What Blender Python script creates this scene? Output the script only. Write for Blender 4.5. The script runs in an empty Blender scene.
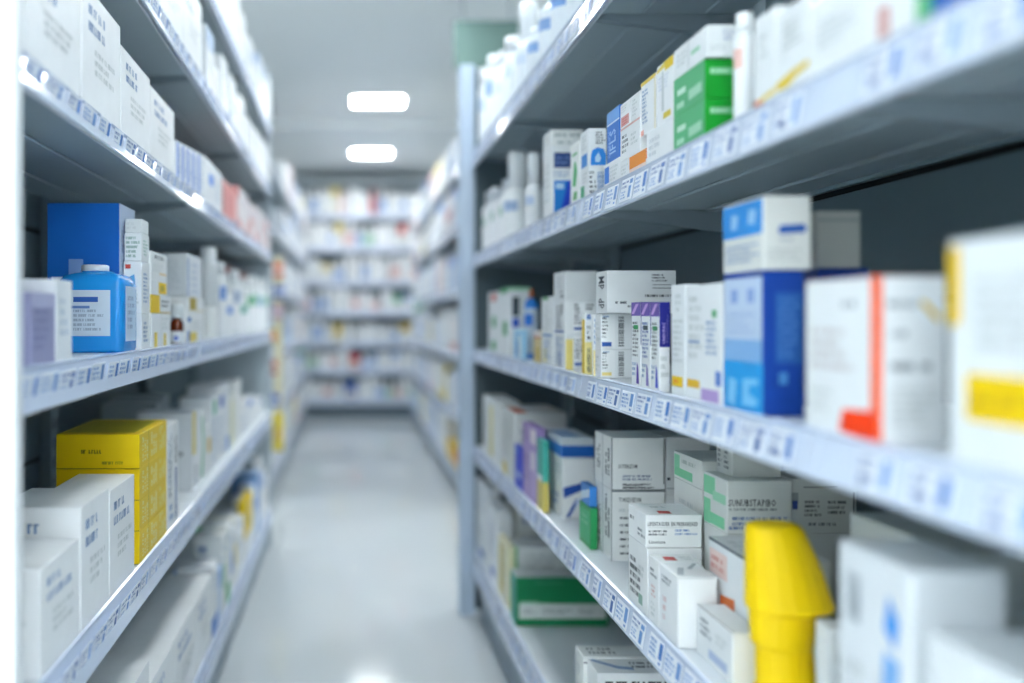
import bpy, math, random
RND = random.Random(7)
C = bpy.context.scene.collection
# pinhole of the photograph: focal length and principal point in pixels; camera axis runs straight down the aisle (+Y)
F, VX, VY = 940.0, 350.0, 319.0
H = 1.165                      # camera height; all z below are relative to the camera, Z() makes them world
U = 0.48                       # distance from the camera to the shelf fronts on the one side
def Z(z): return z + H
# ------------------------------------------------------------------ materials
def lin(c):
    if isinstance(c, str):
        c = [int(c[i:i+2], 16)/255 for i in (0, 2, 4)]
        return tuple(x/12.92 if x <= .04045 else ((x+.055)/1.055)**2.4 for x in c)
    return c
_mats = {}
def mat(col, rough=.5, spec=.4, metal=0., emit=0., trans=0., vary=.04, scale=30., bump=0., alpha=1.):
    key = (col, rough, spec, metal, emit, trans, vary, bump, alpha)
    if key in _mats: return _mats[key]
    m = bpy.data.materials.new('surface_' + str(col).replace(' ', ''))
    m.use_nodes = True
    nt = m.node_tree; b = nt.nodes['Principled BSDF']
    c = lin(col)
    b.inputs['Roughness'].default_value = rough
    b.inputs['Specular IOR Level'].default_value = spec
    b.inputs['Metallic'].default_value = metal
    b.inputs['Transmission Weight'].default_value = trans
    b.inputs['Alpha'].default_value = alpha
    b.inputs['Base Color'].default_value = (*c, 1)
    if emit:
        b.inputs['Emission Color'].default_value = (*c, 1); b.inputs['Emission Strength'].default_value = emit
    elif vary:
        tc = nt.nodes.new('ShaderNodeTexCoord'); n = nt.nodes.new('ShaderNodeTexNoise')
        n.inputs['Scale'].default_value = scale; n.inputs['Detail'].default_value = 2
        nt.links.new(tc.outputs['Object'], n.inputs['Vector'])
        mx = nt.nodes.new('ShaderNodeMix'); mx.data_type = 'RGBA'
        mx.inputs['A'].default_value = (*[max(0, x*(1-vary)) for x in c], 1)
        mx.inputs['B'].default_value = (*[min(1, x*(1+vary)) for x in c], 1)
        nt.links.new(n.outputs['Fac'], mx.inputs['Factor'])
        nt.links.new(mx.outputs['Result'], b.inputs['Base Color'])
        if bump:
            bp = nt.nodes.new('ShaderNodeBump'); bp.inputs['Strength'].default_value = bump; bp.inputs['Distance'].default_value = .002
            nt.links.new(n.outputs['Fac'], bp.inputs['Height']); nt.links.new(bp.outputs['Normal'], b.inputs['Normal'])
    _mats[key] = m
    return m
def card(c): return mat(c, .42, .35)
def ink(c): return mat(c, .45, .3, vary=0)
WHITE = 'eef1f2'; OFF = 'e3e6e4'; GREY = 'cfd4d4'
# ------------------------------------------------------------------ mesh collector
class MB:
    def __init__(s): s.v = []; s.f = []; s.mi = []; s.mats = []; s.sm = []
    def slot(s, m):
        if m not in s.mats: s.mats.append(m)
        return s.mats.index(m)
    def poly(s, pts, m, smooth=False):
        b = len(s.v); s.v += [tuple(p) for p in pts]; s.f.append(tuple(range(b, b+len(pts)))); s.mi.append(s.slot(m)); s.sm.append(smooth)
    def raw(s, verts, faces, mats, smooth=False):
        b = len(s.v); s.v += [tuple(p) for p in verts]
        for i, f in enumerate(faces):
            s.f.append(tuple(b+k for k in f)); s.mi.append(s.slot(mats[i] if isinstance(mats, list) else mats)); s.sm.append(smooth)
    def cbox(s, x0, x1, y0, y1, z0, z1, m, c=.0008, faces=None):
        """box with chamfered edges; faces: dict like {'-x': mat}"""
        c = min(c, (x1-x0)*.3, (y1-y0)*.3, (z1-z0)*.3)
        X = (x0, x1); Y = (y0, y1); Zz = (z0, z1); sg = (1, -1)
        vid = {}; vs = []
        for i in (0, 1):
            for j in (0, 1):
                for k in (0, 1):
                    for a in range(3):
                        p = [X[i]+(c*sg[i] if a != 0 else 0), Y[j]+(c*sg[j] if a != 1 else 0), Zz[k]+(c*sg[k] if a != 2 else 0)]
                        vid[i, j, k, a] = len(vs); vs.append(p)
        fs = []; ms = []
        fm = faces or {}
        def q(ids, mm): fs.append([vid[t] for t in ids]); ms.append(mm)
        for i, nm in ((0, '-x'), (1, '+x')):
            o = [(i, 0, 0, 0), (i, 0, 1, 0), (i, 1, 1, 0), (i, 1, 0, 0)]; q(o if i == 0 else o[::-1], fm.get(nm, m))
        for j, nm in ((0, '-y'), (1, '+y')):
            o = [(0, j, 0, 1), (1, j, 0, 1), (1, j, 1, 1), (0, j, 1, 1)]; q(o if j == 0 else o[::-1], fm.get(nm, m))
        for k, nm in ((0, '-z'), (1, '+z')):
            o = [(0, 0, k, 2), (0, 1, k, 2), (1, 1, k, 2), (1, 0, k, 2)]; q(o if k == 0 else o[::-1], fm.get(nm, m))
        for i in (0, 1):
            for j in (0, 1):
                o = [(i, j, 0, 0), (i, j, 0, 1), (i, j, 1, 1), (i, j, 1, 0)]; q(o if i == j else o[::-1], m)
        for i in (0, 1):
            for k in (0, 1):
                o = [(i, 0, k, 2), (i, 0, k, 0), (i, 1, k, 0), (i, 1, k, 2)]; q(o if i == k else o[::-1], m)
        for j in (0, 1):
            for k in (0, 1):
                o = [(0, j, k, 1), (0, j, k, 2), (1, j, k, 2), (1, j, k, 1)]; q(o if j == k else o[::-1], m)
        for i in (0, 1):
            for j in (0, 1):
                for k in (0, 1):
                    o = [(i, j, k, 0), (i, j, k, 1), (i, j, k, 2)]; q(o if (i+j+k) % 2 == 0 else o[::-1], m)
        s.raw(vs, fs, ms)
    def lathe(s, prof, m, n=24, cx=0, cy=0, smooth=True, cap=True, segmats=None):
        vs = []; fs = []; ms = []
        for (r, z) in prof:
            for i in range(n):
                a = 2*math.pi*i/n; vs.append((cx+r*math.cos(a), cy+r*math.sin(a), z))
        for k in range(len(prof)-1):
            for i in range(n):
                j = (i+1) % n; fs.append((k*n+i, k*n+j, (k+1)*n+j, (k+1)*n+i)); ms.append(segmats(k, i) if segmats else m)
        if cap:
            fs.append(tuple(range(n))[::-1]); ms.append(segmats(0, 0) if segmats else m)
            t = (len(prof)-1)*n; fs.append(tuple(range(t, t+n))); ms.append(segmats(len(prof)-2, 0) if segmats else m)
        s.raw(vs, fs, ms, smooth)
    def loft(s, secs, m, smooth=False):
        """secs: lists of equal-length rings"""
        n = len(secs[0]); vs = [p for r in secs for p in r]; fs = []
        for k in range(len(secs)-1):
            for i in range(n):
                j = (i+1) % n; fs.append((k*n+i, k*n+j, (k+1)*n+j, (k+1)*n+i))
        fs.append(tuple(range(n))[::-1]); t = (len(secs)-1)*n; fs.append(tuple(range(t, t+n)))
        s.raw(vs, fs, m, smooth)
    def prism(s, pts, y0, y1, m):
        """profile in (x, z) run along y"""
        n = len(pts)
        vs = [(x, y0, z) for x, z in pts] + [(x, y1, z) for x, z in pts]
        fs = [tuple(range(n)), tuple(range(n, 2*n))[::-1]] + [((i+1) % n, i, n+i, n+(i+1) % n) for i in range(n)]
        s.raw(vs, fs, m)
    def build(s, name, parent=None, loc=(0, 0, 0), rz=0.):
        me = bpy.data.meshes.new(name); me.from_pydata(s.v, [], s.f)
        for m in s.mats: me.materials.append(m)
        me.polygons.foreach_set('material_index', s.mi); me.polygons.foreach_set('use_smooth', s.sm)
        me.validate(); me.update()
        o = bpy.data.objects.new(name, me); C.objects.link(o); o.location = loc; o.rotation_euler = (0, 0, rz)
        if parent: o.parent = parent
        return o
def tag(o, label, cat, group=None):
    o['label'] = label; o['category'] = cat
    if group: o['group'] = group
    return o
def empty(name, loc=(0, 0, 0), rz=0.):
    o = bpy.data.objects.new(name, None); C.objects.link(o); o.location = loc; o.rotation_euler = (0, 0, rz); o.empty_display_size = .05
    return o
def struct(o): o['kind'] = 'structure'; return o
# ------------------------------------------------------------------ lettering
_gl = {}
def glyph(ch):
    if ch not in _gl:
        cu = bpy.data.curves.new('glyph', 'FONT'); cu.body = ch; cu.size = 1; cu.offset = .018; cu.resolution_u = 1
        ob = bpy.data.objects.new('glyph', cu); C.objects.link(ob)
        bpy.context.view_layer.update()
        me = ob.to_mesh()
        vs = [tuple(v.co)[:2] for v in me.vertices]; fs = [tuple(p.vertices) for p in me.polygons]
        w = max([v[0] for v in vs], default=.3)
        _gl[ch] = (vs, fs, w+.07)
        ob.to_mesh_clear(); bpy.data.objects.remove(ob); bpy.data.curves.remove(cu)
    return _gl[ch]
class Face:
    def __init__(s, mb, o, u, v, w, h, n):
        s.mb, s.o, s.u, s.v, s.w, s.h, s.n = mb, o, u, v, w, h, n
        s.lift = .00025
    def P(s, a, b):   # metres on the face
        e = s.lift
        return tuple(s.o[i]+s.u[i]*a+s.v[i]*b+s.n[i]*e for i in range(3))
    def rect(s, u0, v0, u1, v1, m):
        s.lift += .00001
        s.mb.poly([s.P(u0*s.w, v0*s.h), s.P(u1*s.w, v0*s.h), s.P(u1*s.w, v1*s.h), s.P(u0*s.w, v1*s.h)], m)
    def quad(s, pts, m):
        s.lift += .00001
        s.mb.poly([s.P(a*s.w, b*s.h) for a, b in pts], m)
    def mrect(s, a0, b0, a1, b1, m):
        s.mb.poly([s.P(a0, b0), s.P(a1, b0), s.P(a1, b1), s.P(a0, b1)], m)
    def text(s, u, v, size, body, m, maxu=None, rot=False):
        s.lift += .00001
        W = sum(glyph(c)[2] if c != ' ' else .35 for c in body)
        sx = sy = size*(s.w if rot else s.h)/.72
        if maxu:
            lim = maxu*(s.h if rot else s.w)
            sx = min(sx, lim/W)
        a = 0
        for c in body:
            if c == ' ': a += .35*sx; continue
            vs, fs, w = glyph(c)
            if rot: pts = [s.P(u*s.w - y*sy, v*s.h + a + x*sx) for x, y in vs]
            else: pts = [s.P(u*s.w + a + x*sx, v*s.h + y*sy) for x, y in vs]
            s.mb.raw(pts, fs, m)
            a += w*sx
    def scrib(s, u0, v0, u1, v1, rows, m, rot=False, fine=True, fill=.85):
        """rows of small strokes like print too small to read"""
        s.lift += .00001
        r = random.Random(int((u0*7+v0*13+u1*5+rows)*1000))
        A0, A1 = (v0*s.h, v1*s.h) if rot else (u0*s.w, u1*s.w)
        B0, B1 = (u0*s.w, u1*s.w) if rot else (v0*s.h, v1*s.h)
        lh = (B1-B0)/rows; ch = lh*.56
        def put(a0, b0, a1, b1):
            if rot: s.mrect(b0, a0, b1, a1, m)
            else: s.mrect(a0, b0, a1, b1, m)
        for k in range(rows):
            b = (B0 + k*lh + lh*.2) if rot else (B1 - (k+1)*lh + lh*.2)
            a = A0; end = A0 + (A1-A0)*r.uniform(.55, 1.0)
            while a < end:
                n = r.randint(2, 8)
                if not fine:
                    put(a, b, min(a+n*ch*.6, A1), b+ch); a += n*ch*.6+ch*.6; continue
                for _ in range(n):
                    if a > end: break
                    t = ch*.27; k2 = r.randint(0, 3)
                    put(a, b, a+t, b+ch)
                    if k2 & 1: put(a+ch*.38, b, a+ch*.38+t, b+ch)
                    if k2 & 2: put(a, b+ch*.8, a+ch*.5, b+ch)
                    if k2 == 0: put(a, b, a+ch*.45, b+t)
                    a += ch*.68
                a += ch*.6
    def bars(s, u0, v0, u1, v1, m, rot=False):
        s.lift += .00001
        r = random.Random(int((u0+v1)*999))
        if rot:
            b = v0*s.h; e = v1*s.h; k = (e-b)/40
            while b < e: w = k*r.choice((.6, 1, 1.6)); s.mrect(u0*s.w, b, u1*s.w, min(b+w, e), m); b += w+k*r.choice((.6, 1, 1.3))
        else:
            a = u0*s.w; e = u1*s.w; k = (e-a)/40
            while a < e: w = k*r.choice((.6, 1, 1.6)); s.mrect(a, v0*s.h, min(a+w, e), v1*s.h, m); a += w+k*r.choice((.6, 1, 1.3))
def put_prints(mb, side, w, d, h, prints):
    """local box: x -w/2..w/2, y -d/2..d/2, z 0..h"""
    faces = {'F': Face(mb, (-w/2, -d/2, 0), (1, 0, 0), (0, 0, 1), w, h, (0, -1, 0)),
             'T': Face(mb, (-w/2, -d/2, h), (1, 0, 0), (0, 1, 0), w, d, (0, 0, 1)),
             'A': Face(mb, (-w/2, d/2, 0), (0, -1, 0), (0, 0, 1), d, h, (-1, 0, 0)) if side == 'R' else
                  Face(mb, (w/2, -d/2, 0), (0, 1, 0), (0, 0, 1), d, h, (1, 0, 0))}
    for p in prints:
        fc = faces[p[0]]; k = p[1]
        if k == 'r': fc.rect(*p[2:6], ink(p[6]))
        elif k == 'q': fc.quad(p[2], ink(p[3]))
        elif k == 't': fc.text(p[2], p[3], p[4], p[5], ink(p[6]), *(p[7:]))
        elif k == 's': fc.scrib(*p[2:6], p[6], ink(p[7]), *(p[8:]))
        elif k == 'b': fc.bars(*p[2:6], ink(p[6]), *(p[7:]))
DK = '3c454d'; BL = '2f5fae'; LB = '7d9cc4'; GN = '1f9a53'; YE = 'f0c606'; RD = 'c9483f'; OR = 'f0671c'; PU = '6a55a8'; NV = '143a8c'
REG = []      # everything that stands on a shelf, for the counted labels
class Box:
    pass
def box(side, x0, x1, y0, y1, z0, z1, col, prints=(), name='medicine_carton', label=None, cat='carton', rz=0., faces=None, shelf=None, look=None, group=None, c=.0009):
    mb = MB(); w, d, h = x1-x0, y1-y0, z1-z0
    mb.cbox(-w/2, w/2, -d/2, d/2, 0, h, card(col), c, {k: card(v) for k, v in (faces or {}).items()})
    put_prints(mb, side, w, d, h, prints)
    o = mb.build(name, None, ((x0+x1)/2, (y0+y1)/2, Z(z0)), rz)
    tag(o, label or '', cat, group)
    b = Box(); b.o = o; b.x0, b.x1, b.y0, b.y1, b.z0, b.z1 = x0, x1, y0, y1, z0, z1
    if shelf: REG.append(dict(o=o, shelf=shelf, y=(y0+y1)/2, look=look, label=label, kind=cat))
    return b
# shelf heights (top surface), relative to the camera
RZ = {'R1': .661, 'R2': .252, 'R3': -.117, 'R4': -.495, 'R5': -.909}
RB = {'R1': .593, 'R2': .199, 'R3': -.166, 'R4': -.547, 'R5': -1.0}
LZ = {'L0': .95, 'L1': .657, 'L2': .327, 'L3': -.061, 'L4': -.472, 'L5': -.937}
LBm = {'L0': .895, 'L1': .602, 'L2': .280, 'L3': -.117, 'L4': -.540, 'L5': -1.01}
XR, XL = U, .394
XRF, XLF = XR+.012, -(XL+.010)     # where goods start behind the rails
EPS = .0006
def R(shelf, xf, xn, xr, yt, col, prints=(), label=None, X=XRF, z0=None, on=None, **k):
    """goods on the shelf with the blue post: far and near corner columns of the aisle face, far end of the front face, top at the near corner"""
    yn = F*X/(xn-VX); yf = F*X/(xf-VX)
    if on is not None: z0 = on.z1+EPS
    if z0 is None: z0 = RZ[shelf]+EPS
    z1 = (VY-yt)*yn/F
    w = max(.015, (xr-xn)*yn/F)
    return box('R', X, X+w, yn, yf, z0, max(z1, z0+.01), col, prints, label=label, shelf=shelf, **k)
def L(shelf, xn, xf, xl, yt, col, prints=(), label=None, X=XLF, z0=None, on=None, **k):
    yn = F*-X/(VX-xn); yf = F*-X/(VX-xf)
    if on is not None: z0 = on.z1+EPS
    if z0 is None: z0 = LZ[shelf]+EPS
    z1 = (VY-yt)*yn/F
    w = max(.015, (xn-xl)*yn/F)
    return box('L', X-w, X, yn, yf, z0, max(z1, z0+.01), col, prints, label=label, shelf=shelf, **k)
# ------------------------------------------------------------------ bottles, jars, tubes
def bottle(x, y, z, dia, h, kind='round', body=WHITE, capc=WHITE, labc=None, accent=None, name='bottle', label='', cat='bottle', shelf=None, look=None, parts=True, face=0., mb_body=None, group=None):
    r = dia/2
    P = {'round': ([(r*.92, 0), (r, h*.02), (r, h*.66), (r*.93, h*.71), (r*.6, h*.77), (r*.42, h*.80), (r*.42, h*.83)], [(r*.5, h*.825), (r*.5, h*.985), (r*.46, h)]),
         'jar': ([(r*.92, 0), (r, h*.02), (r, h*.70), (r*.86, h*.77), (r*.8, h*.80)], [(r*.9, h*.79), (r*.9, h*.98), (r*.84, h)]),
         'tube': ([(r*.94, 0), (r, h*.02), (r, h*.34), (r*.985, h*.345)], [(r*.985, h*.35), (r*.98, h*.95), (r*.9, h*.985), (r*.7, h)]),
         'spray': ([(r*.92, 0), (r, h*.02), (r, h*.50), (r*.9, h*.56), (r*.5, h*.62), (r*.45, h*.66)], [(r*.62, h*.655), (r*.62, h*.97), (r*.55, h)]),
         'wide': ([(r*.92, 0), (r, h*.02), (r, h*.5), (r*.93, h*.55), (r*.66, h*.585)], [(r*.7, h*.58), (r*.72, h*.94), (r*.62, h)]),
         'tall': ([(r*.92, 0), (r, h*.02), (r, h*.74), (r*.85, h*.82), (r*.4, h*.87)], [(r*.34, h*.865), (r*.3, h*.98), (r*.22, h)]),
         'slim': ([(r*.94, 0), (r, h*.02), (r, h*.78), (r*.8, h*.82)], [(r*.82, h*.815), (r*.8, h*.98), (r*.72, h)])}[kind]
    mb_ = mat(*body) if isinstance(body, tuple) else mat(body, .3, .5)
    mc = mat(capc, .35, .5)
    root_loc = (x, y, Z(z))
    if parts:
        root = empty(name, root_loc)
        b = MB(); b.lathe(P[0], mb_); b.build('body', root)
        c = MB(); c.lathe(P[1], mc)
        if kind == 'spray': c.cbox(-r*1.05, -r*.3, -r*.16, r*.16, h*.84, h*.9, mc)
        c.build('cap', root)
        if labc:
            l = MB(); top = P[0][2][1]
            a0 = face
            def sm(k, i):
                ang = (2*math.pi*(i+.5)/32 - a0 + math.pi) % (2*math.pi) - math.pi
                return mat(accent, .4, .4) if accent and abs(ang) < .75 and k == 3 else mat(labc, .4, .4)
            l.lathe([(r*1.012, h*.07), (r*1.012, h*.07+(top-h*.07)*.3), (r*1.012, h*.07+(top-h*.07)*.45), (r*1.012, h*.07+(top-h*.07)*.6), (r*1.012, h*.07+(top-h*.07)*.85), (r*1.012, top*.97)], None, 32, cap=False, segmats=sm)
            l.build('label', root)
        o = root
    else:
        b = MB(); prof = P[0]+P[1]; nb = len(P[0])-1; top = P[0][2][1]
        if labc:
            r2 = prof[2][0]
            prof = [prof[0], prof[1], (r2, top*.2), (r2, top*.55), (r2, top*.85)] + prof[2:]; nb += 3
        ml = mat(labc, .4, .4) if labc else None; ma = mat(accent, .4, .4) if accent else ml
        def sm(k, i):
            if labc and k == 2: return ma
            if labc and k == 3: return ml
            return mc if k > nb else mb_
        b.lathe(prof, None, 16, segmats=sm)
        o = b.build(name, None, root_loc)
    tag(o, label, cat, group)
    if shelf: REG.append(dict(o=o, shelf=shelf, y=y, look=look, label=label or None, kind=cat))
    return o
def rrect(x0, x1, y0, y1, r, z, n=5):
    pts = []
    for (cx, cy, a) in ((x1-r, y1-r, 0), (x0+r, y1-r, 90), (x0+r, y0+r, 180), (x1-r, y0+r, 270)):
        for i in range(n):
            t = math.radians(a+90*i/(n-1)); pts.append((cx+r*math.cos(t), cy+r*math.sin(t), z))
    return pts
def pouch_mesh(w, h, d, m, m2=None, nu=8, nv=10, name='pouch'):
    """pillow-shaped sachet with crimped ends, flat faces to +-y"""
    mb = MB()
    for sgn in (-1, 1):
        vs = []; fs = []; ms = []
        for j in range(nv+1):
            for i in range(nu+1):
                u = i/nu; v = j/nv
                t = (math.sin(math.pi*u)**.6)*(math.sin(math.pi*min(max((v-.06)/.88, 0), 1))**.6 if .06 < v < .94 else 0)
                vs.append((w*(u-.5), sgn*d/2*t + sgn*.0004, h*v))
        for j in range(nv):
            for i in range(nu):
                a = j*(nu+1)+i; q = (a, a+1, a+nu+2, a+nu+1)
                fs.append(q if sgn < 0 else q[::-1]); ms.append(m2 if m2 and .25 < j/nv < .6 else m)
        mb.raw(vs, fs, ms, True)
    return mb
# ------------------------------------------------------------------ room
def slab(name, x0, x1, y0, y1, z0, z1, m):
    mb = MB(); mb.cbox(x0, x1, y0, y1, z0, z1, m, .002); return struct(mb.build(name))
CZ = 1.79+H
RX0, RX1, RY0, RY1 = -3.0, 3.2, -2.7, 11.75
floor_m = mat('d2d8da', .10, .55, vary=.015, scale=2.)
ceil_m = mat('e6ebec', .7, .2, vary=.01, scale=3.)
wall_m = mat('f0f3f4', .6, .3, vary=.01, scale=3.)
slab('floor', RX0, RX1, RY0, RY1, -.1, 0, floor_m)
slab('ceiling', RX0, RX1, RY0, RY1, CZ, CZ+.1, ceil_m)
slab('wall_rear', RX0-.1, RX1+.1, RY1, RY1+.1, 0, CZ, mat('d4dce0', .6, .3, vary=.01))
slab('wall_left', RX0-.1, RX0, RY0, RY1, 0, CZ, wall_m)
slab('wall_right', RX1, RX1+.1, RY0, RY1, 0, CZ, wall_m)
slab('wall_front', RX0-.1, RX1+.1, RY0-.1, RY0, 0, CZ, wall_m)
slab('ceiling_beam', RX0, RX1, 8.45, 8.75, CZ-.075, CZ+.001, ceil_m)
# lights: recessed square panels
LAMP = 34.0
dif = mat('f9fdff', .4, .3, emit=LAMP)
def lamp(x, y, label):
    root = empty('ceiling_light', (x, y, CZ))
    f = MB(); s = .225; q = .165
    for a, b, c, d in ((-s, s, -q, -q+.02), (-s, s, q-.02, q), (-s, -s+.02, -q+.02, q-.02), (s-.02, s, -q+.02, q-.02)):
        f.cbox(a, b, c, d, -.012, 0, mat('eef2f4', .4, .4), .002)
    f.build('frame', root)
    d_ = MB(); d_.cbox(-s+.021, s-.021, -q+.021, q-.021, -.008, -.001, dif, .001); d_.build('diffuser', root)
    tag(root, label, 'light', 'rectangular ceiling panel lights')
rows = (10.1, 7.7, 4.85, 2.9, -.7, -2.1)
onm = ('closest to the rear shelving', 'second from the rear shelving', 'third from the rear shelving', 'fourth from the rear shelving', 'fifth from the rear shelving', 'sixth from the rear shelving')
for y, w in zip(rows, onm): lamp(.23, y, 'glowing rectangular ceiling panel light over the aisle, ' + w)
for x, wd in ((-2.1, 'behind the narrow-side shelving'), (2.2, 'behind the shelving with the post')):
    for y, w in zip(rows, onm): lamp(x, y, 'rectangular ceiling light %s, %s' % (wd, w))
for x, wd in ((-1.3, 'first'), (-.6, 'second'), (.95, 'third'), (1.6, 'fourth')):  # unseen lamps added behind the camera to brighten the camera-facing carton sides
    for y, w in ((-2.2, 'closest to the front wall'),): lamp(x, y, 'ceiling fill light added behind the camera, %s, %s' % (wd, w))
# ------------------------------------------------------------------ shelving
steel = mat('8d9ba3', .42, .4, vary=.03)
under = mat('a9b9c0', .45, .4, vary=.03)
white_steel = mat('dfe5ea', .35, .5, vary=.02)
backm = mat('64777f', .5, .4, vary=.03)
railm = mat('d2ddf0', .14, .6, vary=.02)
clearm = mat('dbe6f6', .1, .7, vary=.02)
postm = mat('b6c6d8', .4, .45, vary=.02)
paper = mat('eef3fb', .35, .5, vary=.02)
tagblues = [ink('3f7ac4'), ink('6b97d0'), ink('4a6fae'), ink('7fa6dc')]
_tagmesh = []
def tag_meshes():
    r = random.Random(3)
    for i in range(6):
        mb = MB(); w = r.choice((.058, .066, .072)); h = .040
        # card stands in the y-z plane, printed face to -x
        mb.cbox(-.0006, 0, -w/2, w/2, -h/2, h/2, paper, .0002)
        fc = Face(mb, (-.0006, w/2, -h/2), (0, -1, 0), (0, 0, 1), w, h, (-1, 0, 0))
        b = tagblues[i % 4]
        if i % 3 == 0:
            fc.rect(.70, .12, .93, .88, b); fc.scrib(.06, .5, .62, .9, 2, tagblues[2]); fc.bars(.08, .12, .5, .4, tagblues[2])
        elif i % 3 == 1:
            fc.rect(.72, .30, .94, .92, b); fc.scrib(.06, .15, .66, .9, 4, tagblues[1]); fc.rect(.76, .1, .9, .2, b)
        else:
            fc.scrib(.06, .55, .6, .92, 2, tagblues[2]); fc.rect(.66, .10, .86, .62, b); fc.scrib(.08, .1, .55, .48, 3, tagblues[1]); fc.rect(.7, .7, .94, .9, b)
        o = mb.build('price_tag'); me = o.data; bpy.data.objects.remove(o); _tagmesh.append((me, w))
tag_meshes()
def shelving(name, label, s, xf, y0, y1, tops, bots, xb, ztop, tags=True, posts=(True, True), plinth=True, group=None, pitch=.086, detail=True):
    """one bay. s=+1: shelves reach to +x from the rail at xf; s=-1: to -x"""
    root = empty(name, (xf, y0, 0)); tag(root, label, 'shelving unit', group)
    G = lambda mb, nm, par=None: place(mb, nm, par or root)
    def place(mb, nm, par):
        o = mb.build(nm, par); o.location = (0, 0, 0); return o
    # local frame: x from rail inwards (times s), y from y0, z world height
    D = abs(xb-xf); Ly = y1-y0
    def bx(mb, a0, a1, b0, b1, c0, c1, m, c=.001):
        xa, xbb = sorted((s*a0, s*a1)); mb.cbox(xa, xbb, b0, b1, c0, c1, m, c)
    ztopw = Z(ztop)
    # back: boards with open joints on a dark liner
    mb = MB(); bx(mb, D+.012, D+.02, .002, Ly-.002, .02, ztopw, mat('1c2429', .7, .2), .001)
    zz = .03; step = .195
    while zz < ztopw-.02:
        bx(mb, D, D+.011, .003, Ly-.003, zz, min(zz+step-.012, ztopw), backm, .002); zz += step
    G(mb, 'back_panel')
    for k, yy in enumerate((.0, Ly-.03)):
        mb = MB(); bx(mb, D-.032, D-.001, yy+.001, yy+.029, 0, ztopw, steel, .002)
        for q in range(int(ztopw/.05)):
            bx(mb, D-.0335, D-.0325, yy+.012, yy+.018, .03+q*.05, .055+q*.05, mat('20282d', .7, .2), .0002)
        G(mb, 'upright')
    if plinth:
        mb = MB(); bx(mb, .03, .045, .002, Ly-.002, 0, Z(bots[-1])+.012, mat('8b9aa6', .4, .4), .001); G(mb, 'plinth')
    ti = RND.randint(0, 5)
    for kk, (zt, zb) in enumerate(zip(tops, bots)):
        zt = Z(zt); zb = Z(zb)
        mb = MB()
        bx(mb, .010, D-.036, .002, Ly-.002, zt-.004, zt, white_steel, .0008)              # deck
        bx(mb, .010, .014, .002, Ly-.002, zb+.004, zt-.0045, white_steel, .0008)           # front lip
        bx(mb, .0145, D-.036, .003, Ly-.003, zt-.024, zt-.0045, under, .002)               # tray bottom
        for q in (.36, .7):                                                                # stiffening channels
            bx(mb, D*q-.012, D*q+.012, .03, Ly-.03, zt-.030, zt-.0245, under, .002)
        sh = G(mb, 'shelf')
        # bracket arms, deeper at the back
        for yy in (.004, Ly-.008):
            mb = MB(); pts = [(s*.016, zt-.0255), (s*.016, zt-.034), (s*(D-.036), zt-.075), (s*(D-.036), zt-.0255)]
            if s < 0: pts = pts[::-1]
            mb.prism(pts, yy, yy+.004, steel); G(mb, 'bracket')
        # price rail: tilted channel with beads
        mb = MB(); t = .009
        pts = [(0, zb), (-.003, zb+.002), (-.003+t*.1, zb+.006), (t-.001, zt-.002), (t-.004, zt+.001), (t, zt+.003), (t+.0006, zt), (.0008+t*.2, zb+.003)]
        pts = [(s*a, z) for a, z in pts]
        mb.prism(pts if s > 0 else pts[::-1], .001, Ly-.001, railm)
        rl = G(mb, 'price_rail', sh); rl.location = (0, 0, 0)
        if tags:
            y = .05+RND.uniform(0, .03)
            hh = zt-zb
            while y < Ly-.04:
                me, w = _tagmesh[ti % 6]; ti += RND.randint(1, 3)
                o = bpy.data.objects.new('price_tag', me); C.objects.link(o); o.parent = sh
                fx = -.0032+t*.5
                o.location = (s*fx - s*.0004, y, (zt+zb)/2+RND.uniform(-.002, .001))
                o.rotation_euler = (0, s*math.atan2(t, hh)*.95, 0 if s > 0 else math.pi)
                o.rotation_euler.rotate_axis('X', RND.uniform(-.02, .02))
                if hh < .05: o.scale = (1, 1, .88)
                elif hh > .085: o.scale = (1, 1, 1.25)
                y += pitch*RND.uniform(.86, 1.12)
    return root
RT = [RZ[k] for k in ('R1', 'R2', 'R3', 'R4', 'R5')]; RBt = [RB[k] for k in ('R1', 'R2', 'R3', 'R4', 'R5')]
XB = .86
ry = [-.05, .97, 1.97, 3.02, 3.68]
rl_ = ['grey steel shelving bay closest to the camera, blurred price rails', 'grey steel shelving bay under the green cartons, blue-and-white price tags', 'grey steel shelving bay holding the green-banded bottom carton', 'short grey steel shelving bay beside the pale blue post']
for i in range(4): shelving('shelving_unit', rl_[i], 1, XR, ry[i]+.001, ry[i+1]-.001, RT, RBt, XB, .98, group='shelving bays along the aisle')
# the pale post and dark end frame that close the run
root = empty('end_post', (.43, 3.685, 0)); tag(root, 'pale blue-grey upright post closing the nearer shelving run', 'post')
mb = MB(); mb.cbox(0, .062, 0, .06, 0, Z(1.0), postm, .006); mb.build('post', root)
mb = MB(); mb.cbox(.063, .44, .02, .045, .02, Z(.98), mat('56676f', .5, .4), .002); mb.build('end_panel', root)
LT = [LZ[k] for k in ('L0', 'L1', 'L2', 'L3', 'L4', 'L5')]; LBt = [LBm[k] for k in ('L0', 'L1', 'L2', 'L3', 'L4', 'L5')]
ly = [1.1, 2.45, 3.6, 4.75]
ll_ = ['white-railed shelving bay with the blue jug on its middle shelf', 'white-railed shelving bay with white bottles on its middle shelf', 'blurred white-railed shelving bay beside the hanging strip of pouches']
for i in range(3): shelving('shelving_unit', ll_[i], -1, -XL, ly[i]+.001, ly[i+1]-.001, LT, LBt, -.80, 1.25, group='shelving bays along the aisle')
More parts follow.
